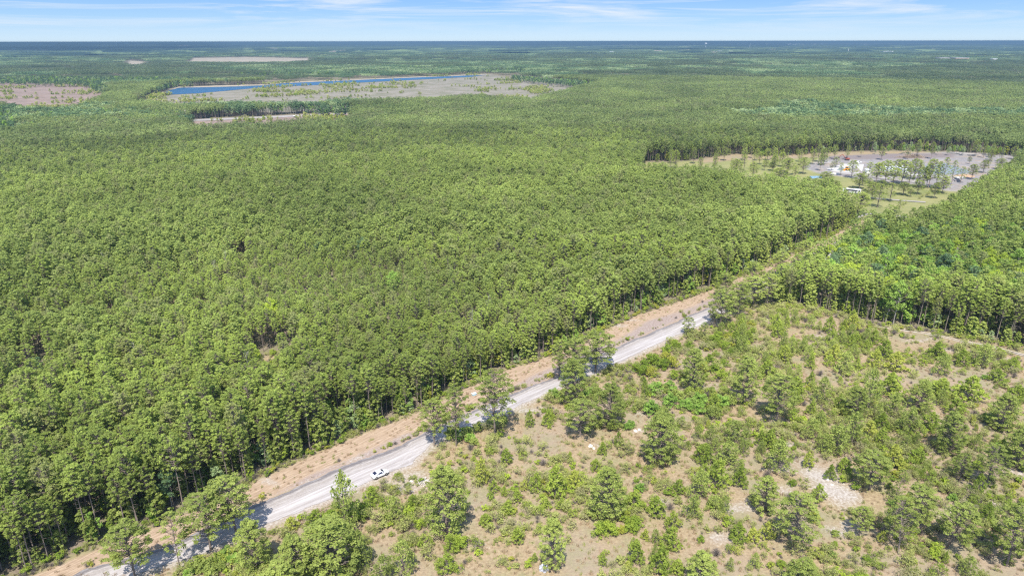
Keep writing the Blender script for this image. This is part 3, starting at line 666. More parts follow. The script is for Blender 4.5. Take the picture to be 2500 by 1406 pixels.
# score: how large the photo shows it
inframe = (np.abs(x / (y * math.cos(PITCH) + 94 * math.sin(PITCH))) < 0.77)
dE_ = np.minimum(edist(x, y, EDGE, False), np.minimum(edist(x, y, BACK[1:-1], False), edist(x, y, [A(1200, 1200), (176, 338), (250, 390)], False)))
score = 1 / np.hypot(x, y) * np.where(dE_ < 5, 1.6, np.where(dE_ < 10, 1.25, 1.0)) * inframe
order = np.argsort(-score)
NIND = 145
ind = order[:NIND]; rest = order[NIND:]
s_all = heightf(x, y) * (0.74 + 0.44 * rng.random(len(x))); rot = rng.random(len(x)) * 6.283; vid = rng.integers(0, 8, len(x))
EL = [(90, 1390, 'at the bottom left corner'), (300, 1310, 'across from the lanky pine'), (480, 1230, 'across from the four road end pines'), (640, 1160, 'above the round tree shadow'), (770, 1100, 'left of the white car'), (880, 1050, 'straight above the white car'), (1000, 1005, 'above the two open roadside pines'), (1120, 945, 'above the pale blue box'), (1240, 895, 'above the tallest roadside pine'),
      (1353, 862, 'above the slim bank pine'), (1461, 810, 'above the pale scoured patch of the bank'), (1600, 755, 'above the white sand stretch'), (1725, 710, 'where the road passes out of sight')]
for i in ind:
    d = dE_[i]; left = x[i] < y[i] * 1.0 - 190 if False else (edist(np.array([x[i]]), np.array([y[i]]), EDGE, False)[0] <= dE_[i] + 1e-6)
    px_, py_ = pxof(x[i], y[i]); along = min(EL, key=lambda q_: math.hypot(q_[0] - px_, (q_[1] - py_) * 2))[2]
    if left and d < 4.0: lab, grp = 'slim front row pine, ' + along, 'front row pines ' + along
    elif left and d < 9: lab, grp = 'second row pine of the wood, ' + along, 'second row pines ' + along
    elif left: lab, grp = 'pine deeper inside the wood, ' + along, 'inner pines ' + along
    else: lab, grp = 'tall dark pine at the front of the right hand wood behind the wheel track', 'front pines of the right hand wood'
    as_tree(pineA_p[vid[i]], 'pine_tree', (x[i], y[i], 0), s_all[i], rot[i], lab, 'pine tree', grp)
libN = library('pine_near', [two('pine_near', t_, M['pine'], M['bark']) for t_ in pineA])
Pn = np.stack([x[rest], y[rest], np.zeros(len(rest))], -1); sn, rn, vn = s_all[rest], rot[rest], vid[rest]; vn = np.where(rng.random(len(rest)) < (np.hypot(x[rest], y[rest]) - 215) / 62 , vn + 8, vn)
# mid distance single trees
x, y = lattice(3.15, 760, 275, R(50), 32)
keep = ~isclear(x, y); gapn = vnoise(x, y, 16, 41) * 0.6 + vnoise(x, y, 7, 42) * 0.4
keep &= gapn + rng.random(len(x)) * 0.12 > 0.235 + .12 * np.clip(1 - np.hypot((x + 120) / 90, (y - 300) / 45), 0, 1)
keep &= ~(inpoly(x, y, BRIGHT) & (rng.random(len(x)) < 0.62))
x, y = x[keep], y[keep]
Pm = np.stack([x, y, np.zeros(len(x))], -1); sm_ = heightf(x, y) * (0.74 + 0.44 * rng.random(len(x))); rm = rng.random(len(x)) * 6.283; vm = rng.integers(8, 16, len(x)); rm_ = np.hypot(x, y); u_ = rng.random(len(x)); vm = np.where(u_ < (330 - rm_) / 60, vm - 8, vm); vm = np.where(u_ < (rm_ - 520) / 240, 34 + vm % 4, vm)
# clusters of trees further out
def cluster(seed, Rr, sp, per_tree, leafm, trunks=True, hs=1.0):
    r = np.random.default_rng(seed); xs, ys = [], []
    nx = int(Rr / sp) + 1
    for i in range(-nx, nx + 1):
        for j in range(-nx, nx + 1):
            a = (i + 0.5 * (j % 2) + (r.random() - .5) * .8) * sp; b = (j * 0.87 + (r.random() - .5) * .8) * sp
            if a * a + b * b < Rr * Rr * (0.8 + 0.4 * r.random()): xs.append(a); ys.append(b)
    cen, rad, segs, tint = [], [], [], []
    for a, b in zip(xs, ys):
        h = (15 + r.normal() * 1.4) * hs; tv = r.random(); w = sp * 0.52
        for (dz, k_, off) in ((0.8, 1.0, 0.0), (2.6, 1.0, 0.6), (4.6, 0.85, 0.75)):
            g = r.random() * 6.28; cen.append((a + off * math.cos(g), b + off * math.sin(g), h - dz)); rad.append((w * k_ * (.85 + .3 * r.random()), w * k_, 1.25)); tint.append(np.clip(tv + r.normal() * .15, 0, 1))
        if trunks: segs.append((np.array([a, b, 0]), np.array([a, b, h - 3]), 0.16, 0.10))
    L = leaves(r, cen, rad, max(3, per_tree // 3), sp * 0.2 if per_tree < 30 else sp * 0.16, tri=True, shell=0.55, jit=0.45, tint=tint)
    return two('pine_group', (L, tubes(segs, 3)), leafm, M['bark'])
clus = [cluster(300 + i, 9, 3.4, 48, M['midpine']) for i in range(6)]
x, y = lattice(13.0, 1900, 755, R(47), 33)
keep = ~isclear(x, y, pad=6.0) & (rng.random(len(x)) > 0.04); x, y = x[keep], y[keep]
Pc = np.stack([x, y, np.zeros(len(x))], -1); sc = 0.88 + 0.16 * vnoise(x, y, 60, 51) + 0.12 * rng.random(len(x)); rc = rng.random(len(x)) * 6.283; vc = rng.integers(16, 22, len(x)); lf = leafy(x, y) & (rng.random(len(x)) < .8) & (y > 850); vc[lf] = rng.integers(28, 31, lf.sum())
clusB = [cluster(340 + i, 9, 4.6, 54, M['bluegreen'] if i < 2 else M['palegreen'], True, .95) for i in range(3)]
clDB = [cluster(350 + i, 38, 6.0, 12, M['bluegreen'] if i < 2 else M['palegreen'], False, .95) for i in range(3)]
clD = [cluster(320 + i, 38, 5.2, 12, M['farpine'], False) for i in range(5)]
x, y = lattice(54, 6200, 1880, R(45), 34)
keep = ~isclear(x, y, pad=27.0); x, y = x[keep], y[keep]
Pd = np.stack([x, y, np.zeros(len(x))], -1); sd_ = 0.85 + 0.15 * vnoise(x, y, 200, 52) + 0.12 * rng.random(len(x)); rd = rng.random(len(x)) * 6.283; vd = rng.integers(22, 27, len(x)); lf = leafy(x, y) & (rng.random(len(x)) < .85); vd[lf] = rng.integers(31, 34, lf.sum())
sd_ *= np.where(vnoise(x, y, 330, 305) > .58, .72, 1.0)
# far canopy: one lumpy sheet reaching the horizon
r_f = np.geomspace(5700, 60000, 300); a_f = np.linspace(-R(46), R(46), 1100)
RF, AF = np.meshgrid(r_f, a_f, indexing='ij'); XF, YF = (RF * np.sin(AF)).ravel(), (RF * np.cos(AF)).ravel()
HF = 9 + 5 * vnoise(XF, YF, 400, 61) + 7 * rng.random(len(XF)) * vnoise(XF, YF, 150, 62) + 5 * (vnoise(XF, YF, 900, 63) > 0.62)
cl = isclear(XF, YF, [TAN1, TAN2, SEA, MARSH]) ; HF[cl] = -3
nf_, mf = len(r_f), len(a_f); i, j = np.meshgrid(np.arange(nf_ - 1), np.arange(mf - 1), indexing='ij')
QF = np.stack([i * mf + j, i * mf + j + 1, (i + 1) * mf + j + 1, (i + 1) * mf + j], -1).reshape(-1, 4)[:, ::-1]
ua, ul = AF.ravel() * 57.3, np.log(RF.ravel())
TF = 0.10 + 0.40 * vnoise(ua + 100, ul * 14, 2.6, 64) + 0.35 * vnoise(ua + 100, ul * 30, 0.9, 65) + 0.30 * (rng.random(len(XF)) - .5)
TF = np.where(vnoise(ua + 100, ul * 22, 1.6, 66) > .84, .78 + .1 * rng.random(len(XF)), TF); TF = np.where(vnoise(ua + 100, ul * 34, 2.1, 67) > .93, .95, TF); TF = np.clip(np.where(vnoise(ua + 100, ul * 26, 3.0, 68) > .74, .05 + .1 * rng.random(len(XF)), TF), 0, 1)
canopy = mesh_np('far_canopy', np.stack([XF, YF, HF], -1), [QF], [M['farwood']], tint=TF)
libP = library('pine_lib', [two('pine_near', t_, M['pine'], M['bark']) for t_ in pineA] + [two('pine_mid', t_, M['darkpine'], M['bark']) for t_ in pineB] + clus + clD + [canopy] + clusB + clDB + [two('pine_mid', t_, M['midpine'], M['bark']) for t_ in pineB[:4]])
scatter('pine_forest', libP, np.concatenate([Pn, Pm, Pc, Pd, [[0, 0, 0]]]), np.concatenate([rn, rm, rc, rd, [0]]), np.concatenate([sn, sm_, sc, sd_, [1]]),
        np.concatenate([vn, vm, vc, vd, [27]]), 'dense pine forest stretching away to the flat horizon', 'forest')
print('TREES', len(Pn), len(Pm), len(Pc), len(Pd))

# ---- broadleaf trees
gb, gy, gbl, gp = ([parts('broadleaf', t_, M[m_], M['palebark']) for t_ in bro] for m_ in ('bright', 'yellowleaf', 'bluegreen', 'palegreen'))
nb_ = 0
x, y = lattice(6.0, 330, 180, R(50), 35); k_ = inpoly(x, y, BRIGHT); x, y = x[k_], y[k_]
x2, y2 = lattice(6.6, 430, 330, R(50), 36); k_ = inpoly(x2, y2, BRIGHT); x, y = np.append(x, x2[k_]), np.append(y, y2[k_])
for i in range(len(x)):
    fam, lab = (gb, 'fresh green leafy tree in the bright stand at the right of the road') if rng.random() < 0.62 else ((gy, 'yellow green leafy tree in the bright stand at the right of the road') if rng.random() < 0.55 else (gbl, 'blue green leafy tree in the bright stand at the right of the road'))
    px_, py_ = pxof(x[i], y[i]); w_ = min([(2060, 600, 'nearest the orange strip'), (2190, 560, 'behind the leafless trees'), (2330, 560, 'at the back of the stand'), (2480, 600, 'at the right edge of the view'), (2200, 690, 'in the middle of the stand'), (2340, 720, 'behind the dark front pines'), (2090, 690, 'at the near left of the stand'), (2470, 740, 'at the near right of the stand')], key=lambda q_: math.hypot(q_[0] - px_, 1.6 * (q_[1] - py_)))[2]
    lab = lab.replace('in the bright stand at the right of the road', w_ if 'stand' in w_ else 'of the bright stand, ' + w_)
    as_tree(fam[i % 4], 'broadleaf_tree', (x[i], y[i], 0), 1.0 + 0.38 * rng.random(), rng.random() * 6.28, lab, 'broadleaf tree', lab.replace(' tree in', ' trees in')[:60]); nb_ += 1
# single odd trees inside the wood
def single(px, top, hh, fam, s, lab, name='broadleaf_tree', cat='broadleaf tree', sz=None):
    X, Y = A(px, top, hh); return as_tree(fam[int(px) % len(fam)], name, (X, Y, 0), s, px % 6.28, lab, cat, sz=sz)
single(957, 665, 13.5, gb, 1.08, 'pale bright green leafy tree alone among pines near the middle of the wood')
single(776, 583, 14.5, gbl, 1.08, 'small dark blue green leafy tree among pines, left of the middle of the wood')
single(886, 578, 14.5, gbl, 1.05, 'blue grey green leafy tree among pines just above the middle of the wood')
single(672, 494, 14.5, gp, 1.05, 'pale grey green leafy tree in the far left part of the wood')
single(660, 735, 13, gy, 1.05, 'tall yellow green leafy tree rising beside a gap in the young stand', sz=1.2)
single(612, 830, 13, gy, .95, 'yellow green leafy tree beside a brushy gap, below the taller yellow green one')
single(75, 850, 13, gbl, .85, 'small blue green leafy tree among pines near the left edge of the view')
single(210, 662, 12, gp, .8, 'pale grey green leafy tree beside the small orange glade at the left')
single(1030, 905, 10, gb, .8, 'bright green leafy tree tucked in the dark front of the wood above the bank')
single(405, 1165, 8, gbl, .85, 'dark blue green leafy tree low in the front of the wood near the bottom left')
single(1290, 752, 15, gp, .9, 'pale green leafy tree among pines above the grass bank')
single(1512, 376, 15, [parts('dead_pine', t_, M['rust'], M['bark']) for t_ in bro[:1]], .72, 'dead rust orange tree standing out of the green canopy near the park', 'dead_tree', 'dead tree')
# pale bare snags in the bright stand
def snag(seed, H):
    r = np.random.default_rng(seed); ts = trunk_segs(r, H, H, 0.14, 0.03, 5); sg = list(ts)
    for i_ in range(26):
        z = H * (0.35 + 0.6 * r.random()); g = r.random() * 6.28; l = (H - z) * 0.28 + 0.7; p = at_h(ts, z); e_ = p + np.array([math.cos(g) * l, math.sin(g) * l, l * 0.9]); sg.append((p, e_, 0.045, 0.012))
        for k_ in range(3): m_ = p + (e_ - p) * r.random(); sg.append((m_, m_ + r.normal(size=3) * 0.45 + np.array([0, 0, .3]), 0.02, 0.008))
    return mesh_np('bare_tree', *(lambda t_: (t_[0], [t_[1]], [M['palebark']]))(tubes(sg, 4)))
sg_ = [snag(i, 14.5) for i in range(3)]
for n_, (px, top) in enumerate([(2125, 608), (2215, 600), (2340, 600), (2365, 640), (2430, 585), (2150, 665)]):
    X, Y = A(px, top, 15); link('bare_tree', sg_[n_ % 3], None, 'pale leafless tree poking out of the bright leafy stand', 'bare tree', 'pale bare trees in the bright stand', None, (X, Y, 0), n_ * 1.3)
rp_ = np.random.default_rng(77)
for n_ in range(16):
    px, py = rp_.uniform(60, 1500), rp_.uniform(420, 980)
    X, Y = A(px, py, 14)
    if isclear(np.array([X]), np.array([Y]), CLEAR, 2)[0]: continue
    o_ = link('bare_tree', sg_[n_ % 3], None, 'grey dead pine snag standing in the green canopy of the large wood', 'bare tree', 'grey snags in the large wood', None, (X, Y, 0), n_ * 1.3); o_.scale = (.85, .85, 1.04)
# mixed leafy belts in the middle distance
def belt(poly, s, r0, r1, seed, frac=1.0):
    x, y = lattice(s, r1, r0, AZ, seed); k_ = inpoly(x, y, poly) & (rng.random(len(x)) < frac) & ~isclear(x, y, [LAKE, HWY]); return np.stack([x[k_], y[k_], np.zeros(k_.sum())], -1)
B1 = belt([A(-200, 300, 12), A(0, 262, 12), A(200, 262, 12), A(420, 262, 12), A(800, 266, 12), A(860, 274), A(760, 276), A(470, 290), A(420, 308, 12), A(200, 308, 12), A(-200, 320, 12)], 6, 700, 1500, 71, 0.75)
B2 = belt([A(560, 172, 12), A(900, 160, 12), A(1300, 160, 12), A(1300, 170, 12), A(900, 176, 12), A(600, 180, 12)], 12, 1500, 5000, 72, 0.5)
B3 = belt([A(-200, 190, 12), A(200, 185, 12), A(500, 190, 12), A(420, 212, 12), A(260, 225, 12), A(200, 200, 12), A(-200, 196, 12)], 9, 1000, 3500, 73, 0.5)
B4 = belt([A(800, 262, 12), A(1000, 262, 12), A(1000, 270, 8), A(820, 275, 8)], 6, 700, 1500, 74, 0.6)
B5 = belt([A(1250, 196), A(1460, 214), A(1400, 218), A(1250, 200)], 7, 1000, 3500, 75, 0.5)
libB = library('broad_lib', [two('broad_mid', t_, M['bluegreen'], M['palebark']) for t_ in broB] + [two('broad_mid', t_, M['bright'], M['palebark']) for t_ in broB[:2]] + [two('broad_mid', t_, M['palegreen'], M['palebark']) for t_ in broB[:2]])
PB = np.concatenate([B1, B2, B3, B4, B5]); nb2 = len(PB)
scatter('leafy_belt', libB, PB, rng.random(nb2) * 6.28, (0.9 + .4 * rng.random(nb2)), rng.choice([0, 0, 1, 1, 2, 2, 3, 4, 5, 6], nb2), 'far leafy trees in blue green belts around the lake and highway', 'trees')
# understory: low trees filling the foot of the wood's open edges
us = [two('understory', pine(850 + i, H=7 + i, R0=1.7, base=0.1, n=34, cr=0.6, per=22, size=0.26, flat=.7, limbs=False, tri=True, tk=3, r0=.08), M['fieldpine'], M['bark']) for i in range(3)] + \
     [two('understory', broad(860 + i, H=6 + i, R0=1.8, n=26, per=24, size=0.26, cr=.6, base=.12, r0=.06, tk=3, tri=True), M[('palegreen', 'bright', 'myrtle')[i]], M['bark']) for i in range(3)]
def alongedge(line, off0, off1, per_m, seed):
    P = np.array(line, float); d = np.concatenate([[0], np.cumsum(np.hypot(*np.diff(P, axis=0).T))]); n = int(d[-1] * per_m); r = np.random.default_rng(seed); s_ = r.uniform(0, d[-1], n)
    X = np.stack([np.interp(s_, d, P[:, 0]), np.interp(s_, d, P[:, 1])], -1); q_ = np.stack([np.interp(np.minimum(s_ + .5, d[-1]), d, P[:, 0]), np.interp(np.minimum(s_ + .5, d[-1]), d, P[:, 1])], -1) - X
    nr_ = np.stack([-q_[:, 1], q_[:, 0]], -1) / (np.hypot(*q_.T)[:, None] + 1e-9); o_ = r.uniform(off0, off1, (n, 1)); return np.concatenate([X + nr_ * o_, np.zeros((n, 1))], 1)
PU = np.concatenate([alongedge(EDGE[1:], 0.3, 12, 1.5, 871), alongedge(BACK[:-1], 0.5, 12, 1.3, 872), alongedge(PARK[8:18], 0.5, 16, 0.5, 873), alongedge(PARK[4:8], -6, 0, .3, 874)])
n6 = len(PU)
scatter('understory', library('under_lib', us), PU, rng.random(n6) * 6.28, rng.uniform(.45, 1.15, n6), rng.choice([0, 0, 1, 1, 2, 2, 3, 4, 5], n6), 'tangled low trees filling the foot of the wood', 'undergrowth')
# sparse low scrub and saplings over the cleared fields
def fill(poly, s, r0, r1, seed, thr):
    x, y = lattice(s, r1, r0, AZ, seed); k_ = inpoly(x, y, poly) & ~isclear(x, y, [LAKE, HWY]) & (vnoise(x, y, 60, seed) * .6 + vnoise(x, y, 14, seed + 1) * .4 + .2 * rng.random(len(x)) > thr)
    return np.stack([x[k_], y[k_], np.zeros(k_.sum())], -1)
F1 = fill(BROWN, 7, 1000, 3000, 81, 0.80); F2 = fill(RED, 9, 900, 3000, 83, 0.80); F3 = fill(HWYC, 6, 700, 1300, 85, 0.7)
F4 = fill([A(0, 256, 5), A(260, 250, 5), A(420, 232), A(330, 224), A(250, 240), A(180, 262)], 5, 900, 1800, 87, 0.5)
sh_far = [two('far_bush', dome(400 + i, H=3.4 + i, R0=1.8, n=9, per=16, size=0.5, cr=1.0), M['shrub' if i != 1 else 'myrtle'], M['bark']) for i in range(3)]
PS = np.concatenate([F1, F2, F3, F4]); n3 = len(PS)
scatter('field_scrub', library('far_scrub', sh_far), PS, rng.random(n3) * 6.28, .7 + .8 * rng.random(n3), rng.integers(0, 3, n3), 'low scattered scrub over the cleared fields round the lake', 'scrub')

# ------------------------------------------------------------------ the clearing and the roadside: trees placed by hand
big = {
 'umb': [parts('pine_open', pine(500 + i, H=15, R0=3.6, base=0.34, n=130, cr=0.62, per=54, size=0.135, gap=0.08, flat=0.5, r0=0.2, tk=6, jit=0.7), M['fieldpine'], M['bark']) for i in range(4)],
 'lank': [parts('pine_lanky', pine(520 + i, H=15, R0=2.4, base=0.3, n=70, cr=0.5, per=44, size=0.135, gap=0.15, flat=0.5, r0=0.17, tk=6, jit=0.8, lean=0.03), M['fieldpine'], M['bark']) for i in range(2)],
 'full': [parts('pine_full', pine(540 + i, H=12, R0=3.7, base=0.06, n=190, cr=0.64, per=56, size=0.135, flat=0.6, r0=0.22, tk=6, topr=0.5, jit=0.6), M['fieldpine'], M['bark']) for i in range(4)],
}
# (x, base y, top y, crown width in px, family, words)
BIG = [
 (330, 1412, 1272, 88, 'umb', 'open crowned pine at the bottom left, standing over the near end of the road'),
 (440, 1389, 1243, 52, 'lank', 'lanky thin crowned pine with a bare lower trunk at the bottom left road end'),
 (514, 1342, 1206, 100, 'umb', 'open crowned pine right of the lanky one at the bottom left road end'),
 (577, 1303, 1160, 92, 'umb', 'pine with a denser crown, just left of the round tree shadow on the road'),
 (622, 1394, 1270, 88, 'full', 'bushy pine just below the round tree shadow on the road'),
 (808, 1400, 1266, 150, 'full', 'broadest bushy pine at the bottom edge, with a wide domed crown'),
 (722, 1428, 1310, 95, 'full', 'bushy pine at the bottom edge pressed against the left of the broadest one'),
 (690, 1475, 1375, 110, 'full', 'bushy pine cut by the bottom edge below the road shadow'),
 (1090, 1300, 1140, 112, 'full', 'large dense cone shaped pine alone in the clearing, down and right of the white car'),
 (1476, 1268, 1142, 92, 'full', 'large dense pine in the middle of the clearing with bushes at its foot'),
 (1346, 1388, 1268, 66, 'full', 'narrow dense pine at the bottom beside the pale grey stump'),
 (1416, 1066, 975, 78, 'umb', 'flat topped pine with a dark forked trunk beside the brush pile'),
 (1060, 1088, 973, 68, 'umb', 'open crowned pine on the road edge, first to the right of the white car'),
 (1113, 1088, 940, 62, 'umb', 'tall open pine on the road edge, second to the right of the white car'),
 (1208, 1064, 902, 92, 'umb', 'tallest broad roadside pine, above the darkest shadow on the road'),
 (1364, 930, 827, 44, 'umb', 'slim flat topped pine on the grass bank at the middle of the road'),
 (1399, 948, 826, 74, 'umb', 'broad open pine at the middle of the road, left of the twin tree'),
 (1453, 908, 810, 92, 'umb', 'large spreading pine over the road where the white sand stretch begins'),
 (1398, 990, 876, 72, 'full', 'dense dark pine below the spreading roadside group'),
 (1487, 1042, 935, 76, 'full', 'dense pine right of the flat topped forked pine'),
 (1775, 735, 668, 52, 'umb', 'tall pine leaning over the hidden stretch of road, left of the corner pines'),
 (1835, 712, 640, 50, 'umb', 'pine beside the hidden road above the corner pines'),
 (1900, 680, 612, 48, 'umb', 'first slim pine beside the narrow orange strip'),
 (1960, 652, 588, 46, 'umb', 'second slim pine beside the narrow orange strip'),
 (1680, 818, 775, 34, 'lank', 'small sparse pine at the lower edge of the white sand road'),
 (1717, 826, 787, 24, 'lank', 'thin dark sapling pine beside the small sparse one at the end of the white sand'),
 (1757, 800, 703, 68, 'umb', 'broad bright pine closing off the far end of the white sand road'),
 (1800, 778, 690, 50, 'umb', 'pine right behind the one that closes off the white sand road'),
 (1838, 752, 676, 60, 'umb', 'pine with a dark trunk at the corner where clearing and right hand wood meet'),
 (1872, 748, 668, 56, 'umb', 'second pine at the corner where clearing and right hand wood meet'),
 (1690, 952, 851, 64, 'full', 'dusky grey green pine amid the yellow green bushes beside the road'),
 (1815, 985, 872, 68, 'full', 'tall dense pine right of the dusky grey green one'),
 (1895, 1032, 915, 84, 'umb', 'greyish thin crowned tree in the upper middle of the clearing'),
 (1612, 1128, 1010, 96, 'full', 'large dusky pine left of the bare tan patch at the middle of the clearing'),
 (1932, 1342, 1206, 98, 'umb', 'pale trunked pine with a dark shadow on its left, below the white sand patch'),
 (2122, 1197, 1108, 86, 'umb', 'round topped pine shading the white sand patch'),
 (1862, 1250, 1165, 68, 'full', 'bushy cone shaped pine left of the white sand patch'),
 (2097, 1308, 1238, 50, 'umb', 'small open pine below the white sand patch'),
 (2192, 1352, 1225, 72, 'umb', 'dark green pine left of the two leaning pines'),
 (2246, 1300, 1185, 78, 'umb', 'leaning pine with a pale trunk, upper of the two leaning pines'),
 (2312, 1338, 1220, 84, 'umb', 'leaning pine with drooping right side, lower of the two leaning pines'),
 (2456, 1382, 1233, 96, 'umb', 'pine with a long pale trunk at the bottom right corner'),
 (2404, 1196, 1086, 68, 'umb', 'pine at the right edge above the small bright sapling'),
 (2188, 1225, 1145, 30, 'lank', 'thin grey green pine right of the round topped pine'),
 (2310, 1108, 1008, 72, 'full', 'dense rounded pine in the upper right of the clearing'),
 (2480, 1140, 1048, 80, 'full', 'dense dark pine at the right edge of the clearing'),
 (2440, 1050, 964, 72, 'full', 'broad green pine near the right edge below the sandy wheel track'),
 (1952, 1450, 1368, 84, 'full', 'bushy pine cut by the bottom edge at the right of centre'),
 (1706, 1440, 1350, 80, 'full', 'bushy pine cut by the bottom edge near the middle right'),
 (2340, 1178, 1108, 46, 'umb', 'small greyish open tree beside a dark shadow in the right of the clearing'),
 (2080, 1020, 945, 62, 'full', 'dense dark green pine, one of a tight pair in the upper right of the clearing'),
 (2245, 1000, 930, 62, 'full', 'dense dark pine right of the tight pair in the upper right of the clearing'),
]
occupied = []
for n_, (px, yb, yt, w, fam, lab) in enumerate(BIG):
    X, Y = A(px, yb); H = max(3.0, hgt(px, yb, yt)); base = {'umb': (15.5, 8.6), 'lank': (15.5, 5.4), 'full': (12.4, 8.6)}[fam]
    sz_ = H / base[0]; s_ = w / ppm(yb) * (1.25 if fam == 'umb' else 1.1) / base[1]
    tl = (0, 0)
    if fam == 'umb' and n_ in (0, 2, 3): s_ *= 1.12
    if 'leaning' in lab: tl = (0, R(9))
    as_tree(big[fam][n_ % len(big[fam])], 'pine_tree', (X, Y, 0), s_, n_ * 1.7, lab, 'pine tree', None, sz=sz_, tilt=tl); occupied.append((X, Y, w / ppm(yb) * 0.42))

YG = [parts('young_pine', young(600 + i, R0=1.35 + 0.2 * (i % 3), n=54, cr=0.36 + .03 * (i % 2), per=30), M['young'], M['bark']) for i in range(6)]
YB = [parts('young_pine_bushy', young(620 + i, H=5.5, R0=2.1, n=62, per=26, size=0.18, cr=0.42), M['fieldpine'], M['bark']) for i in range(4)]
YP = [  # x, base, top, width, bushy
 (845, 1300, 1156, 62, 1), (1175, 1180, 1120, 26, 0), (1308, 1200, 1156, 24, 0), (1355, 1212, 1138, 40, 0), (1400, 1190, 1148, 26, 0), (1453, 1150, 1121, 20, 0), (1337, 1042, 1000, 23, 0), (1292, 1042, 1003, 18, 0),
 (1545, 1242, 1202, 38, 0), (1600, 1258, 1214, 36, 0), (1635, 1342, 1288, 36, 0), (1550, 1375, 1320, 32, 0), (1610, 1402, 1332, 42, 0), (1469, 1380, 1347, 16, 0), (1090, 1394, 1354, 34, 0), (1262, 1324, 1289, 25, 0), (1530, 1395, 1370, 16, 0),
 (1098, 1347, 1303, 26, 0), (965, 1272, 1212, 40, 1), (985, 1398, 1322, 52, 1), (880, 1385, 1298, 52, 1), (940, 1420, 1356, 50, 1), (906, 1222, 1188, 30, 0), (1008, 1240, 1208, 24, 0), (770, 1285, 1246, 36, 0), (712, 1290, 1262, 26, 0),
 (2060, 914, 860, 44, 1), (2184, 904, 862, 36, 0), (2158, 877, 833, 30, 0), (2298, 918, 868, 40, 1), (2285, 879, 838, 40, 0), (2345, 895, 856, 27, 0), (2397, 896, 843, 48, 1), (2432, 932, 903, 34, 0), (2365, 978, 922, 50, 0), (2295, 972, 928, 44, 0),
 (2170, 968, 914, 54, 0), (2115, 1012, 903, 46, 1), (2005, 985, 924, 46, 1), (2180, 1014, 962, 46, 1), (2035, 882, 843, 28, 0), (2135, 900, 857, 28, 0), (1809, 864, 818, 34, 1), (1572, 972, 925, 14, 0),
 (2040, 1106, 1040, 60, 1), (2078, 1086, 1010, 56, 1), (2215, 1062, 1002, 58, 1), (1980, 1072, 1024, 42, 1), (2012, 1108, 1060, 38, 1), (1790, 1082, 1030, 60, 1), (1775, 1132, 1080, 58, 1), (1900, 1147, 1080, 60, 1), (1750, 1192, 1124, 42, 0), (1706, 1215, 1150, 50, 1),
 (1805, 1188, 1138, 30, 0), (1970, 1140, 1106, 24, 0), (1995, 1222, 1185, 26, 0), (1800, 1322, 1278, 32, 0), (1870, 1316, 1275, 26, 0), (2240, 1130, 1099, 34, 0), (2178, 1140, 1090, 40, 0), (2058, 1152, 1120, 30, 0), (2385, 1206, 1160, 22, 0), (2406, 1272, 1230, 26, 0),
 (2360, 1410, 1362, 40, 1), (1742, 1245, 1212, 38, 1), (1767, 1252, 1212, 30, 1), (1835, 1322, 1290, 26, 0), (1640, 1290, 1252, 30, 0), (1690, 1262, 1212, 40, 1), (1655, 1205, 1172, 26, 0), (1718, 1130, 1086, 36, 0), (1470, 1110, 1080, 18, 0), (1235, 1130, 1096, 24, 0),
 (1205, 1200, 1172, 20, 0), (1185, 1282, 1255, 26, 0), (1240, 1255, 1222, 24, 0), (1330, 1240, 1214, 22, 0), (1370, 1244, 1212, 18, 0), (1262, 1224, 1196, 20, 0), (1508, 1090, 1055, 16, 0), (2470, 905, 876, 30, 0), (2330, 1012, 975, 34, 0), (2270, 1052, 1010, 36, 0),
 (2150, 1050, 1010, 30, 0), (1940, 960, 922, 34, 0), (1870, 920, 882, 30, 0), (1742, 1005, 965, 30, 0), (2120, 1070, 1030, 32, 0), (2480, 985, 945, 34, 0), (2025, 1170, 1136, 22, 0)]
used = []
lmk = [((926, 1165), 'the white car'), ((2010, 1175), 'the white sand patch'), ((1355, 1005), 'the brush pile'), ((1328, 1388), 'the pale stump'), ((2250, 825), 'the sandy wheel track'), ((1600, 880), 'the white sand road'), ((1090, 1250), 'the large cone shaped pine'), ((1475, 1230), 'the large dense pine in mid clearing'), ((2455, 1330), 'the long trunked pine at the bottom right'), ((1612, 1080), 'the large dusky pine')]
def where(px, py):
    (lx, ly), nm = min(lmk, key=lambda q_: math.hypot(q_[0][0] - px, (q_[0][1] - py) * 1.3))
    dx, dy = px - lx, py - ly
    side = ('right of' if dx > 0 else 'left of') if abs(dx) > abs(dy) else ('below' if dy > 0 else 'above')
    return ('just ' if math.hypot(dx, dy) < 110 else 'well ' if math.hypot(dx, dy) > 260 else '') + side + ' ' + nm
def ypine(n_, px, yb, H, wd, bushy, tone=None):
    X, Y = A(px, yb); fam = YB if bushy else YG; bh, bw = ((5.5, 4.4) if bushy else (4.2, 2.9)); s_ = wd / bw; sz_ = H / bh
    size = 'small ' if H < 2.8 else ('tall ' if H > 5.5 else 'middling '); lab = size + ('bushy dark green' if bushy else 'bright green') + ' young pine ' + where(px, yb)
    as_tree(fam[n_ % len(fam)], 'young_pine', (X, Y, 0), s_, n_ * 2.1, lab, 'young pine', 'young pines ' + ('bushy ' if bushy else 'bright ') + size + where(px, yb), sz=sz_)
    occupied.append((X, Y, wd * 0.4))
for n_, (px, yb, yt, w, bsh) in enumerate(YP):
    ypine(n_, px, yb, max(1.4, hgt(px, yb, yt)), w / ppm(yb) * 1.3, bsh)
for c_, rx_, ry_ in [(A(2010, 1165), 5.0, 6), (A(2040, 1200), 4, 5), (A(1960, 1155), 3.5, 2), (A(2060, 1290), 3.5, 3), (A(1800, 1240), 4, 3), (A(1005, 1165), 5, 3), (A(2120, 1245), 3, 3), (A(1590, 1080), 6, 5)]: occupied.append((c_[0], c_[1], max(rx_, ry_) * .8))
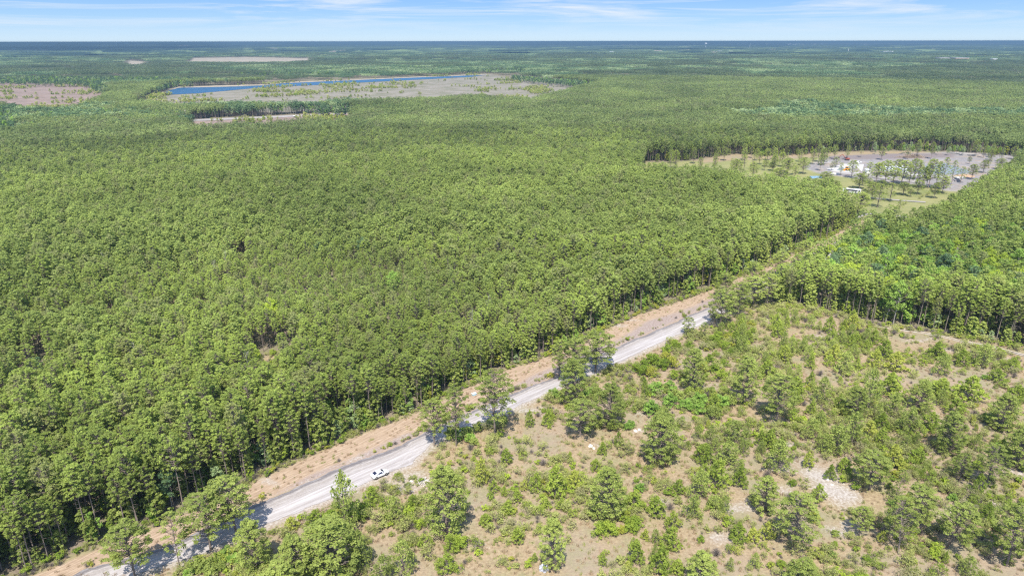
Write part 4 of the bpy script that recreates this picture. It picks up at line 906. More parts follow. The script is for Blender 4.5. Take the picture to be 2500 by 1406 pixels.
# thickets of young pine, scattered
def free(X, Y, rad=0.8): return all((X - a) ** 2 + (Y - b) ** 2 > (rad + c) ** 2 for a, b, c in occupied)
def throw(poly, n, rad, seed):
    r = np.random.default_rng(seed); P = np.array(poly); out = []
    for _ in range(n * 40):
        X, Y = r.uniform(P[:, 0].min(), P[:, 0].max()), r.uniform(P[:, 1].min(), P[:, 1].max())
        if inpoly(np.array([X]), np.array([Y]), poly)[0] and free(X, Y, rad): out.append((X, Y)); occupied.append((X, Y, rad * 0.6))
        if len(out) >= n: break
    return out
THICK = [(A(1905, 760), A(2090, 790), A(2140, 850), A(2130, 900), A(1990, 920), A(1900, 880), A(1880, 810)), (A(1740, 790), A(1830, 785), A(1840, 850), A(1760, 845)), (A(1960, 1010), A(2250, 960), A(2360, 1040), A(2330, 1110), A(2100, 1110), A(1970, 1080)),
         (A(1700, 1050), A(1880, 1060), A(1930, 1140), A(1760, 1220), A(1690, 1190)), (A(1850, 880), A(2000, 930), A(1990, 1000), A(1900, 980)), (A(1530, 1290), A(1850, 1330), A(1850, 1420), A(1500, 1420)), (A(2350, 1080), A(2520, 1060), A(2520, 1180), A(2400, 1160))]
for t_i, (poly, n_, hh) in enumerate(zip(THICK, (34, 9, 16, 14, 8, 8, 6), (5.2, 5.0, 4.5, 4.2, 4.2, 3.2, 4.0))):
    for X, Y in throw(list(poly), n_, 1.5, 900 + t_i):
        px, py = pxof(X, Y); H = hh * rng.uniform(.7, 1.25); ypine(int(X * 7) % 6, px, py, H, H * rng.uniform(.62, .8), rng.random() < .6); occupied.pop()
WHOLE = [A(700, 1290), A(900, 1200), A(1060, 1110), A(1290, 1010), A(1520, 910), A(1800, 800), A(1900, 770), A(2120, 800), A(2500, 880), A(2560, 1000), A(2600, 1430), A(1600, 1450), A(700, 1450)]
for X, Y in throw(WHOLE, 60, 1.3, 950):
    px, py = pxof(X, Y); ypine(int(X * 7) % 6, px, py, rng.uniform(1.2, 3.2), rng.uniform(1.1, 2.1), 0)

# ------------------------------------------------------------------ shrubs
SH = {'olive': [parts('olive_shrub', dome(700 + i, H=1.7, R0=1.1, n=20, per=15, size=0.14, cr=0.34, jit=1.2, aspect=0.35, stems=14), M['shrub'], M['bark']) for i in range(4)],
      'myrtle': [parts('dense_shrub', dome(720 + i, H=2.6, R0=1.7, n=34, per=46, size=0.14, cr=0.5, stems=8), M['myrtle'], M['bark']) for i in range(4)],
      'green': [parts('green_shrub', dome(740 + i, H=2.6, R0=1.7, n=34, per=40, size=0.16, cr=0.52, stems=8), M['bright' if i % 2 else 'fieldpine'], M['bark']) for i in range(4)],
      'yellow': [parts('yellow_shrub', dome(760 + i, H=1.8, R0=1.1, n=20, per=34, size=0.14, cr=0.36), M['yellowleaf'], M['bark']) for i in range(2)]}
tw = [mesh_np('twigs', *(lambda t_: (t_[0], [t_[1]], [M['grey']]))(twigs(780 + i, 1.5, 1.0, 150)), tint=None) for i in range(3)]
SLAB = {'olive': 'airy olive green shrub', 'myrtle': 'dense glossy green shrub', 'green': 'leafy mid green bush', 'yellow': 'yellow green bush'}
def shrub(kind_, X, Y, s_, sz_=None, words=None):
    px, py = pxof(X, Y); w_ = words or where(px, py)
    as_tree(SH[kind_][int(abs(X * 31)) % len(SH[kind_])], 'shrub', (X, Y, 0), s_, X % 6.28, SLAB[kind_] + ' ' + w_, 'shrub', kind_ + ' shrubs ' + w_, sz=sz_, part=('foliage', 'stem'))
nsh = 0
def mass(kind_, poly, n, s_, rad, seed, words=None, v=.3):
    for X, Y in throw([A(*q_) for q_ in poly], n, rad, seed):
        shrub(kind_, X, Y, s_ * rng.uniform(1 - v, 1 + v), None, words)
mass('myrtle', [(1545, 905), (1600, 870), (1680, 840), (1730, 835), (1790, 890), (1800, 940), (1700, 930), (1600, 930), (1560, 925)], 26, 1.15, 1.2, 1001, 'in the thicket below the white sand road')
mass('green', [(1580, 935), (1660, 940), (1790, 950), (1800, 1010), (1700, 1040), (1590, 1035), (1570, 980)], 20, 1.2, 1.3, 1002, 'in the thicket above the large dusky pine')
mass('myrtle', [(1740, 800), (1830, 790), (1850, 850), (1800, 880), (1740, 850)], 10, 1.1, 1.3, 1003, 'at the end of the white sand road')
mass('green', [(1050, 1080), (1140, 1060), (1160, 1090), (1060, 1110)], 7, 1.0, 1.0, 1004, 'at the foot of the roadside pines right of the white car')
mass('green', [(1160, 1050), (1230, 1030), (1240, 1055), (1180, 1085)], 7, 1.0, 1.0, 1005, 'at the foot of the tallest roadside pine')
mass('green', [(1350, 960), (1440, 940), (1470, 960), (1430, 1000), (1340, 985)], 8, 1.0, 1.1, 1006, 'at the foot of the spreading roadside group')
mass('myrtle', [(740, 1290), (830, 1255), (900, 1225), (920, 1260), (850, 1300), (760, 1310)], 9, 1.05, 1.1, 1007, 'below the white sedan at the road edge')
mass('green', [(440, 1400), (500, 1360), (560, 1340), (600, 1350), (560, 1400), (470, 1425)], 9, 0.95, 1.1, 1008, 'beside the road at the bottom left')
mass('yellow', [(940, 1240), (1000, 1250), (1030, 1290), (960, 1290)], 3, 1.2, 1.0, 1009, 'between the white car and the large cone shaped pine')
mass('myrtle', [(1040, 1290), (1150, 1290), (1120, 1340), (1060, 1330)], 5, 1.0, 1.0, 1010, 'at the foot of the large cone shaped pine')
mass('myrtle', [(1430, 1270), (1540, 1260), (1560, 1310), (1460, 1310)], 7, 0.9, 1.0, 1011, 'at the foot of the large dense pine')
mass('green', [(1480, 1030), (1540, 980), (1560, 1040), (1520, 1060)], 4, 0.8, 1.0, 1012, 'right of the flat topped forked pine')
mass('yellow', [(2230, 1340), (2290, 1330), (2300, 1370), (2240, 1370)], 2, 1.2, .9, 1013, 'under the two leaning pines')
mass('olive', [(1050, 1120), (1500, 1060), (1560, 1200), (1500, 1330), (1150, 1330)], 50, 1.0, 0.9, 1014)
mass('olive', [(1560, 1130), (2500, 900), (2560, 1430), (1560, 1430)], 55, 0.95, 0.9, 1015)
mass('myrtle', [(1560, 1130), (1900, 1000), (2500, 1000), (2560, 1430), (1560, 1430)], 22, 0.65, 0.9, 1016)
mass('green', [(1560, 1130), (2500, 900), (2560, 1430), (1560, 1430)], 12, 0.6, 0.9, 1017)
# grey leafless bushes
for n_, (X, Y) in enumerate(throw(WHOLE, 42, 1.0, 1020)):
    px, py = pxof(X, Y); o_ = link('bare_bush', tw[n_ % 3], None, 'grey leafless twiggy bush ' + where(px, py), 'bush', 'grey twiggy bushes ' + where(px, py), None, (X, Y, 0), n_ * 1.1)
    o_.scale = (1.0 + .5 * rng.random(),) * 3
# uncounted low growth: scrub over the clearing, the ditch side and the wood's edge
def pts(n, poly, seed, dens=None):
    r = np.random.default_rng(seed); P = np.array(poly); x_ = r.uniform(P[:, 0].min(), P[:, 0].max(), n); y_ = r.uniform(P[:, 1].min(), P[:, 1].max(), n)
    k_ = inpoly(x_, y_, poly); x_, y_ = x_[k_], y_[k_]
    if dens is not None: k_ = r.random(len(x_)) < dens(x_, y_); x_, y_ = x_[k_], y_[k_]
    return x_, y_
low = [two('low_bush', dome(800 + i, H=0.75, R0=0.6, n=10, per=14, size=0.11, cr=0.24, jit=1.2, aspect=0.35), M['shrub'], M['bark']) for i in range(3)]
low += [two('low_bush', dome(810 + i, H=1.0, R0=0.7, n=12, per=18, size=0.12, cr=0.28), M[('myrtle', 'shrub', 'yellowleaf')[i]], M['bark']) for i in range(3)]
low_t = [mesh_np('low_twigs', *(lambda t_: (t_[0], [t_[1]], [M['grey']]))(twigs(820 + i, 0.8, 0.7, 60))) for i in range(2)]
low += low_t + [two('low_bush', dome(830 + i, H=1.5, R0=1.15, n=26, per=16, size=0.13, cr=0.36, jit=1.2, aspect=0.3, stems=16), M['shrub' if i < 2 else 'young'], M['bark']) for i in range(3)]
x1, y1 = pts(160000, OPEN, 1101, lambda a, b: np.clip((vnoise(a, b, 12, 91) * .6 + vnoise(a, b, 4, 92) * .4 - 0.31) * 2.6, 0, .95) * (edist(a, b, ROADLOW, False) > 2.0) * ~inpoly(a, b, BANK) * ~inpoly(a, b, ROADUP + ROADLOW) * (np.hypot(a, b) < 330))
k_ = edist(x1, y1, tr, False) > 2.2
for c_, rx_, ry_ in patches[:7] + [(A(1590, 1080), 7, 6), (A(1345, 1340), 9, 4), (A(2300, 1330), 4, 4)]: k_ &= (np.hypot((x1 - c_[0]) / rx_, (y1 - c_[1]) / ry_) > 1.0) | (rng.random(len(x1)) < .12)
x1, y1 = x1[k_], y1[k_]
dE1 = None
def nearline(line, off0, off1, n, seed, side=1):
    P, s_ = resample(line, 0.25); r = np.random.default_rng(seed); i_ = r.integers(0, len(P) - 1, n); t_ = P[i_ + 1] - P[i_]; nr_ = np.stack([t_[:, 1], -t_[:, 0]], -1) / (np.hypot(*t_.T)[:, None] + 1e-9)
    return (P[i_] + nr_ * r.uniform(off0, off1, (n, 1)) * side)
e1 = nearline(EDGE[1:], -1.5, 1.5, 1900, 1102)                       # low bushes along the foot of the wood
e2 = nearline(ROADUP + [(239, 397)], -1.9, -0.5, 560, 1103)                   # and along the ditch
k_ = vnoise(e2[:, 0], e2[:, 1], 5, 93) > 0.42; e2 = e2[k_]
xb_, yb_ = pts(5000, BANK, 1107, lambda a, b: (vnoise(a, b, 7, 98) > .62) * .5); e2 = np.concatenate([e2, np.stack([xb_, yb_], -1)])
e3 = nearline(BACK[:-1], -1.5, 2.5, 900, 1104)
e4 = np.concatenate([np.stack(pts(int(len_), pk_, 1200 + i_), -1) for i_, (pk_, len_) in enumerate(zip(POCK, (2200, 900, 700, 400, 400)))])
Pl = np.concatenate([np.stack([x1, y1], -1), e1, e2, e3, e4]); n4 = len(Pl); Pl = np.concatenate([Pl, np.zeros((n4, 1))], 1)
idl = rng.choice([0, 1, 2, 0, 1, 2, 8, 9, 8, 9, 3, 4, 4, 5, 6, 7, 10], n4); idl[len(x1):] = rng.choice([0, 1, 2, 3, 6], n4 - len(x1))
scl_l = rng.uniform(.6, 1.5, n4) * np.where(vnoise(Pl[:, 0], Pl[:, 1], 9, 97) > .5, 1.25, .9); scl_l[len(x1):len(x1) + len(e1)] *= 1.0
scatter('undergrowth', library('low_lib', low), Pl, rng.random(n4) * 6.28, scl_l, idl, 'low tangled scrub covering the clearing and the foot of the wood', 'undergrowth')
def tuft(seed, n=26, H=0.55, sp_=0.35, leafm='straw'):
    r = np.random.default_rng(seed); V = []; 
    for i_ in range(n):
        g = r.random() * 6.28; b = np.array([r.normal() * sp_ * .5, r.normal() * sp_ * .5, -0.02]); t_ = b + np.array([math.cos(g) * .18, math.sin(g) * .18, H * r.uniform(.6, 1.1)]); w_ = np.array([math.sin(g), -math.cos(g), 0]) * 0.028
        V += [b - w_, b + w_, t_]
    return mesh_np('tuft', np.array(V), [np.arange(len(V)).reshape(-1, 3)], [M[leafm]], tint=np.repeat(r.random(n), 3))
x2, y2 = pts(60000, BANK, 1105, lambda a, b: np.where(np.clip((edist(a, b, EDGE, False) - 4 - 5 * vnoise(a, b, 22, 3)) / 3, 0, 1) > .5, .12, .8))
x3, y3 = pts(170000, OPEN, 1106, lambda a, b: (0.2 + vnoise(a, b, 8, 95)) * (edist(a, b, ROADLOW, False) > 1.5) * ~inpoly(a, b, BANK) * ~inpoly(a, b, ROADUP + ROADLOW) * (np.hypot(a, b) < 330) * (edist(a, b, tr, False) > 2.0) * np.clip(1 - 2.2 * np.maximum.reduce([np.clip(1.25 - np.sqrt(((a - c[0]) / rx) ** 2 + ((b - c[1]) / ry) ** 2) * 0.75, 0, 1) for (c, rx, ry) in patches]), 0, 1))
Pt = np.stack([np.append(x2, x3), np.append(y2, y3), np.zeros(len(x2) + len(x3))], -1); n5 = len(Pt)
scatter('dry_grass', library('tuft_lib', [tuft(i) for i in range(3)] + [tuft(7, leafm='shrub')]), Pt, rng.random(n5) * 6.28, rng.uniform(.7, 1.6, n5), rng.integers(0, 4, n5), 'dry orange brown grass on the roadside bank and clearing', 'grass')
print('LOW', n4, n5, 'free', len(occupied))

# ------------------------------------------------------------------ park trees
PK = [(1795, 432, 388, 30), (1770, 436, 412, 20), (1838, 438, 396, 28), (1900, 448, 410, 42), (2010, 402, 380, 30), (2040, 410, 384, 26), (1922, 428, 386, 34), (1960, 426, 384, 28), (1940, 436, 404, 16), (2098, 462, 424, 36), (2030, 418, 396, 20), (2052, 430, 398, 20), (2016, 455, 420, 38), (2040, 462, 442, 28), (2078, 436, 392, 26),
 (2128, 490, 446, 36), (2142, 508, 448, 44), (2172, 494, 448, 38), (2098, 526, 470, 44), (2222, 482, 462, 14), (2090, 540, 500, 26), (2072, 548, 505, 24), (2105, 455, 420, 28), (2118, 446, 396, 34), (2138, 452, 398, 30), (2160, 450, 392, 34), (2180, 455, 410, 32), (2200, 452, 392, 36), (2218, 458, 404, 34), (2236, 460, 392, 36), (2250, 462, 408, 26), (2266, 462, 388, 34), (2262, 458, 400, 20), (2284, 460, 394, 18), (2298, 464, 384, 34), (2322, 454, 392, 26), (2230, 440, 388, 34), (2190, 432, 390, 34), (2150, 428, 396, 28), (2366, 402, 384, 10), (2412, 408, 384, 20), (2310, 462, 440, 18), (2290, 462, 446, 20), (2350, 540, 500, 30), (1870, 408, 392, 18), (1885, 418, 398, 18), (2062, 520, 478, 34), (2120, 470, 436, 28), (2205, 478, 446, 30), (2240, 476, 440, 28), (2300, 474, 430, 30), (2280, 486, 450, 26), (2195, 520, 488, 24), (2345, 448, 408, 28), (2372, 440, 402, 24), (2150, 474, 440, 24), (2400, 424, 392, 22), (2440, 416, 388, 24)]
for n_, (px, yb, yt, w) in enumerate(PK):
    X, Y = A(px, yb); H = max(4, hgt(px, yb, yt)); s_ = w / ppm(yb) / 6.6
    lab = ('pine of the tight grove in front of the gravel lot' if 2105 <= px <= 2330 and yb < 470 else 'slim park pine beside the pale sand pad' if 1990 < px < 2105 and yb < 440 else 'park pine on the lawn near the parked bus' if px > 2060 and yb < 500 else 'park pine near the driveway' if yb > 500 else 'park pine standing on the lawn left of the blue roofed shelter')
    as_tree((big['umb'] + big['lank'])[n_ % 6], 'pine_tree', (X, Y, 0), max(.4, s_ * .95), n_ * 1.9, lab, 'pine tree', lab + 's', sz=H / 15.5)
for n_ in range(58):
    px = rng.uniform(1590, 2075) if n_ < 46 else rng.uniform(2080, 2480); yb = rng.uniform(386, 424) if n_ < 46 else rng.uniform(380, 400)
    if 2015 < px < 2110 and yb > 400: continue
    X, Y = A(px, yb); lab = ('slim park pine at the far left end of the lawn' if px < 1690 else 'slim park pine on the lawn between its left end and the shelter' if px < 1800 else 'slim park pine behind the blue roofed shelter' if px > 1940 else 'slim park pine along the back edge of the lawn') if n_ < 46 else 'lone slim pine on the open gravel lot'
    as_tree((big['umb'] + big['lank'] + big['lank'])[n_ % 8], 'pine_tree', (X, Y, 0), rng.uniform(.6, 1.0), n_ * 1.9, lab, 'pine tree', lab + 's', sz=rng.uniform(.7, 1.05))
for n_, (px, yb) in enumerate([(2251, 483), (2263, 478), (2268, 476), (2184, 512), (2192, 510), (2205, 503), (2212, 500), (1928, 445), (2160, 536), (2140, 538), (2244, 487)]):
    X, Y = A(px, yb); shrub('green' if n_ == 7 else 'olive', X, Y, 1.3, None, 'dotted on the park lawn')
# pale saplings along the back of the gravel lot
for n_ in range(34):
    px = rng.uniform(2130, 2500); X, Y = A(px, 376 + (px - 2130) * 0.02 + rng.uniform(-3, 2)); H = rng.uniform(.45, .8)
    as_tree(gp[n_ % 4] if n_ % 3 else gb[n_ % 4], 'sapling', (X, Y, 0), H * .8, n_ * 1.3, 'pale leafy sapling along the back edge of the gravel lot', 'sapling', 'saplings behind the gravel lot', sz=H)

# ------------------------------------------------------------------ white sedan parked on the road edge
def heading(p, q): return math.atan2(q[1] - p[1], q[0] - p[0])
def car(name, loc, rz, label, body_m, L=4.6, Wd=1.85, suv=False, group=None, s=1.0):
    o = empty(name, loc, rz, label, 'car' if not suv else 'pickup truck', group)
    # sections along x (rear -2.3 .. front 2.3): x, half width low, half width belt, z low, z belt, half width top, z top
    if not suv:
        sec = [(-2.30, .62, .66, .38, .62, .55, .80), (-2.24, .80, .84, .26, .72, .72, .98), (-1.95, .88, .92, .22, .80, .76, 1.06), (-1.45, .90, .93, .22, .86, .68, 1.22), (-.95, .90, .93, .22, .90, .61, 1.40), (-.30, .90, .93, .22, .90, .62, 1.46), (.25, .90, .93, .22, .88, .61, 1.42), (.75, .90, .93, .22, .85, .66, 1.20), (1.20, .89, .92, .22, .80, .74, .98), (1.70, .87, .90, .24, .74, .72, .86), (2.10, .80, .84, .28, .66, .64, .76), (2.30, .62, .66, .36, .55, .50, .62)]
    else:
        sec = [(-2.75, .90, .92, .55, .85, .88, 1.10), (-2.70, .95, .97, .45, .9, .93, 1.15), (-.85, .96, .98, .42, 1.0, .93, 1.16), (-.80, .96, .98, .42, 1.05, .74, 1.82), (.55, .96, .98, .42, 1.05, .72, 1.88), (1.20, .96, .98, .42, 1.05, .88, 1.22), (2.30, .94, .96, .45, .98, .82, 1.15), (2.75, .85, .88, .5, .85, .74, 1.0)]
    V = []; F = []; k_ = 8
    for (x_, wl, wb, zl, zb_, wt, zt) in sec:
        V += [(x_, -wl, zl), (x_, -wb, (zl + zb_) / 2), (x_, -wb, zb_), (x_, -wt, zt), (x_, wt, zt), (x_, wb, zb_), (x_, wb, (zl + zb_) / 2), (x_, wl, zl)]
    for i in range(len(sec) - 1):
        for j in range(k_): F.append((i * k_ + j, i * k_ + (j + 1) % k_, (i + 1) * k_ + (j + 1) % k_, (i + 1) * k_ + j))
    F += [tuple(range(k_))[::-1], tuple(range((len(sec) - 1) * k_, len(sec) * k_))]
    mb = MB().add(V, [f[::-1] for f in F]); b = mb.build('body', body_m, o, bevel=0.04, smooth=True)
    def S_(x_, side, t, off=0.012):   # point on the cabin wall, t 0 belt .. 1 top
        for i in range(len(sec) - 1):
            if sec[i][0] <= x_ <= sec[i + 1][0]:
                f = (x_ - sec[i][0]) / (sec[i + 1][0] - sec[i][0]); a_ = [sec[i][m_] + (sec[i + 1][m_] - sec[i][m_]) * f for m_ in range(7)]
                wb, zb_, wt, zt = a_[2], a_[4], a_[5], a_[6]; return (x_, side * (wb + (wt - wb) * t + off), zb_ + (zt - zb_) * t + off * .5)
    xs = [-1.35, -.95, -.30, .25, .75, .98] if not suv else [-.75, .0, .55, .95]
    for side in (-1, 1):
        m_ = MB()
        lo = [S_(x_, side, .10) for x_ in xs]; hi = [S_(x_, side, .86 if .95 > abs(x_) else .35) for x_ in xs]
        for i in range(len(xs) - 1):
            f = (0, 1, 2, 3) if side < 0 else (3, 2, 1, 0); m_.add([lo[i], lo[i + 1], hi[i + 1], hi[i]], [f])
        m_.build('side_window', M['glass'], o)
    def across(x0, x1, name_, tin=0.92):
        a_, b_ = S_(x0, 1, 1), S_(x1, 1, 1); m_ = MB(); n_ = 4
        for i in range(n_):
            p_, q_ = S_(x0 + (x1 - x0) * i / n_, 1, 1), S_(x0 + (x1 - x0) * (i + 1) / n_, 1, 1)
            m_.add([(p_[0], -p_[1] * tin, p_[2] + .012), (q_[0], -q_[1] * tin, q_[2] + .012), (q_[0], q_[1] * tin, q_[2] + .012), (p_[0], p_[1] * tin, p_[2] + .012)], [(0, 1, 2, 3)])
        m_.build(name_, M['glass'], o)
    if not suv: across(.36, 1.12, 'windshield'); across(-1.80, -.98, 'rear_window')
    else: across(.6, 1.15, 'windshield')
    R_, wx = (.34, (-1.42, 1.42)) if not suv else (.42, (-1.75, 1.75))
    for x_ in wx:
        for side in (-1, 1):
            y0 = side * (sec[3][2] - .02); y1 = side * (sec[3][2] + .03)
            w_ = MB().tube((x_, y0 - side * .2, R_), (x_, y1, R_), R_, R_, 18).build('wheel', M['tyre'], o)
            MB().tube((x_, y1 + side * .002, R_), (x_, y1 + side * .012, R_), R_ * .62, R_ * .55, 10).build('rim', M['metal'], w_)
    for side in (-1, 1):
        a_ = sec[-2]; MB().box(a_[0] - .12, a_[0] + .12, side * .56 - .14, side * .56 + .14, a_[4] - .04, a_[4] + .06).build('headlight', M['lamp'], o, bevel=.02)
        a_ = sec[1]; MB().box(a_[0] - .05, a_[0] + .10, side * .66 - .16, side * .66 + .16, a_[4] + .02, a_[4] + .14).build('tail_light', M['redlamp'], o, bevel=.02)
        MB().box(.78, .92, side * 1.0 - .10, side * 1.0 + .10, .92, 1.04).build('mirror', body_m, o, bevel=.03)
    MB().box(sec[0][0] - .03, sec[0][0] + .1, -.55, .55, .30, .40).build('bumper_trim', M['plastic'], o, bevel=.02)
    o.scale = (s, s, s); return o
cx_, cy_ = A(927, 1162)
car('parked_car', (cx_, cy_, .32), heading(A(905, 1172), A(948, 1154)), 'white sedan parked at the edge of the sandy road', M['white'], s=.94)
# pale box on the bank
X, Y = A(1157, 964); o_ = empty('utility_box', (X, Y, 0), R(35), 'small pale blue box with a white lid standing in the grass of the bank', 'utility box')
MB().box(-.65, .65, -.4, .4, 0, .6).build('cabinet', M['paleblue'], o_, bevel=.05); MB().box(-.7, .7, -.45, .45, .603, .7).build('lid', M['white'], o_, bevel=.04)

# ------------------------------------------------------------------ small natural things
def rock(name, m, X, Y, s_, seed, label, cat='rock', sc_=(1, 1, .8), group=None):
    r = np.random.default_rng(seed); import bmesh
    bm = bmesh.new(); bmesh.ops.create_icosphere(bm, subdivisions=3, radius=1); 
    for v in bm.verts:
        n_ = v.co.normalized(); f = 1 + .22 * math.sin(n_.x * 5 + seed) * math.cos(n_.y * 4 + seed) + .12 * math.sin(n_.z * 9 + n_.x * 7) + r.normal() * .02
        v.co = Vector((n_.x * sc_[0], n_.y * sc_[1], max(n_.z, -.35) * sc_[2])) * f * s_
    me = bpy.data.meshes.new(name); bm.to_mesh(me); bm.free(); me.materials.append(m); return link(name, me, None, label, cat, group, None, (X, Y, s_ * .2), seed)
X, Y = A(1326, 1390); rock('stump', M['greyrock'], X, Y, .95, 3, 'pale grey weathered stump at the foot of the narrow bottom pine', 'stump', (1, .8, 1.3))
for n_, (px, py, s_) in enumerate([(1441, 1090, .55), (1449, 1095, .4), (1551, 1053, .5), (1560, 1050, .35), (2020, 1172, .35), (2030, 1185, .3), (1003, 1175, .35)]):
    X, Y = A(px, py); rock('pale_rock', M['rock'], X, Y, s_, n_ + 5, 'lump of pale limestone ' + ('left of the large dusky pine' if n_ < 2 else 'on the bare tan patch below the bushes' if n_ < 4 else 'on the white sand patch' if n_ < 6 else 'in the dry grass right of the white car'), 'rock', group='limestone lumps ' + str(where(px, py)))
def brush(name, X, Y, rx, ry, H, n, m, seed, label, cat):
    r = np.random.default_rng(seed); sg = []
    for i_ in range(n):
        a_ = r.normal(size=2) * .42; z_ = H * max(.05, 1 - a_ @ a_) * r.random(); g = r.random() * 6.28; l = r.uniform(.5, 1.3); d = np.array([math.cos(g) * l, math.sin(g) * l, r.normal() * .15])
        c = np.array([a_[0] * rx, a_[1] * ry, z_ + .08]); sg.append((c - d, c + d, r.uniform(.03, .10), .02))
    V, F, T = tubes(sg, 4); link(name, mesh_np(name, V, [F], [m]), None, label, cat, None, None, (X, Y, 0))
X, Y = A(1355, 1010); brush('brush_pile', X, Y, 3.0, 2.0, 1.1, 240, M['wood'], 1, 'heap of cut grey branches beside the road left of the flat topped pine', 'brush pile')
X, Y = A(1806, 765); brush('brush_pile', X, Y, 2.6, 1.4, 1.0, 150, M['wood'], 2, 'heap of grey branches by the pines at the end of the white sand road', 'brush pile')
X, Y = A(1030, 1176); brush('debris_pile', X, Y, 1.3, 1.0, .5, 60, M['rock'], 3, 'small pile of pale pinkish scrap wood right of the white car', 'debris')
X, Y = A(2225, 386); brush('debris_pile', X, Y, 15, 5, 3.0, 1100, M['wood'], 4, 'long pile of cleared branches and roots behind the grove at the gravel lot', 'brush pile')
def log(p, q, r_, label):
    P, Q = A(*p), A(*q); mb = MB().tube((P[0], P[1], r_ * .8), (Q[0], Q[1], r_), r_, r_ * .6, 8); mb.build('fallen_log', M['wood'], None, label=label, cat='log')
log((1336, 927), (1360, 912), .22, 'fallen grey log across the grass bank by the slim flat topped pine')
log((1916, 747), (1932, 748), .2, 'short pale log lying at the edge of the right hand wood')
log((1045, 1156), (1072, 1150), .1, 'thin pale branch on the dry grass left of the large cone shaped pine')

# ------------------------------------------------------------------ park and gravel lot
def bus():
    P, Q = A(2057, 471.5), A(2101, 475.5); X, Y = (P[0] + Q[0]) / 2, (P[1] + Q[1]) / 2; rz = heading(P, Q); L = math.hypot(Q[0] - P[0], Q[1] - P[1]); h_ = L / 2
    o = empty('motor_coach', (X, Y, 0), rz, 'long white motor coach with dark windows parked on the park lawn', 'bus')
    MB().box(-h_, h_, -1.25, 1.25, .45, 3.35).build('body', M['white'], o, bevel=.18)
    MB().box(-h_ + .5, h_ - 2.0, -1.265, -1.252, 1.85, 2.75).build('side_window', M['glass'], o)
    MB().box(h_ - 1.6, h_ - .3, -1.265, -1.252, 1.6, 2.75).build('cab_window', M['glass'], o)
    MB().box(-h_ + .2, h_ - .2, -1.268, -1.252, 1.15, 1.40).build('stripe', M['navy'], o)
    MB().box(h_ - 3.4, h_ - 2.7, -1.272, -1.252, .6, 2.7).build('door', M['plastic'], o)
    MB().box(h_ + .002, h_ + .02, -1.1, 1.1, 1.5, 3.0).build('windshield', M['glass'], o)
    MB().box(-h_ - .02, -h_ - .002, -1.0, 1.0, 1.7, 2.8).build('rear_window', M['glass'], o)
    for x_ in (-h_ + 2.6, h_ - 2.2):
        for s_ in (-1, 1):
            w_ = MB().tube((x_, s_ * .95, .5), (x_, s_ * 1.27, .5), .5, .5, 16).build('wheel', M['tyre'], o); MB().tube((x_, s_ * 1.272, .5), (x_, s_ * 1.29, .5), .3, .26, 10).build('rim', M['metal'], w_)
    for x_ in (-h_ + 1.2, 1.0): MB().box(x_ - .5, x_ + .5, -.4, .4, 3.352, 3.65).build('roof_vent', M['plastic'], o, bevel=.06)
    MB().box(-2.2, .2, -.5, .5, 3.352, 3.5).build('solar_panel', M['glass'], o)
    MB().box(-h_ + .6, h_ - 3.6, -1.40, -1.27, 2.85, 2.98).build('awning', M['navy'], o)
bus()
def house(name, p, w, d, hw, hr, rz, wallm, roofm, label, cat, windows=True, open_=False):
    X, Y = A(*p); o = empty(name, (X, Y, 0), rz, label, cat)
    if open_:
        for sx in (-1, 0, 1):
            for sy in (-1, 1): MB().box(sx * (w / 2 - .4) - .12, sx * (w / 2 - .4) + .12, sy * (d / 2 - .4) - .12, sy * (d / 2 - .4) + .12, 0, hw).build('post', wallm, o)
    else: MB().box(-w / 2, w / 2, -d / 2, d / 2, 0, hw).build('wall', wallm, o)
    e_ = .5; x0, x1, y0, y1 = -w / 2 - e_, w / 2 + e_, -d / 2 - e_, d / 2 + e_; z0 = hw + .003
    MB().add([(x0, y0, z0), (x1, y0, z0), (x1, y1, z0), (x0, y1, z0), (x0 + .0, 0, z0 + hr), (x1, 0, z0 + hr), (x0, y0, z0 + .15), (x1, y0, z0 + .15), (x1, y1, z0 + .15), (x0, y1, z0 + .15)],
             [(0, 3, 2, 1), (6, 7, 5, 4), (8, 9, 4, 5), (0, 1, 7, 6), (2, 3, 9, 8), (1, 2, 8, 5, 7), (3, 0, 6, 4, 9)]).build('roof', roofm, o)
    if windows and not open_:
        n_ = max(2, int(w / 4))
        for i in range(n_):
            x_ = -w / 2 + w * (i + .5) / n_; MB().box(x_ - .6, x_ + .6, -d / 2 - .03, -d / 2 - .002, hw * .4, hw * .75).build('window', M['glass'], o)
        MB().box(w / 2 * .1 - .5, w / 2 * .1 + .5, -d / 2 - .035, -d / 2 - .002, 0.02, 2.1).build('door', M['plastic'], o)
    return o
house('picnic_shelter', (1989, 444), 7.5, 6, 2.8, 1.3, R(8), M['wood'], M['blueroof'], 'open shelter with a light blue gabled roof on the park lawn', 'shelter', open_=True)
house('park_building', (1975, 463), 11, 7, 2.6, 1.2, R(-12), M['wall'], M['greyroof'], 'low park building with a grey roof half hidden behind pines', 'building')
house('storage_shed', (2118, 424), 5, 2.6, 2.7, .5, R(80), M['white'], M['white'], 'narrow white shed at the left end of the pine grove', 'shed', windows=False)
pk_ = A(2096, 400); car('pickup_truck', (pk_[0], pk_[1], 0), R(12), 'white pickup truck parked behind the pale sand pad', M['white'], suv=True)
pk_ = A(2017, 452); car('parked_car', (pk_[0], pk_[1], 0), R(60), 'white car half hidden by pines near the shelter', M['white'])
pk_ = A(1733, 466, 0); car('parked_car', (A(1733, 463, 12)[0], A(1733, 463, 12)[1], 0), R(10), 'white vehicle glimpsed through the pine canopy left of the park', M['white'])
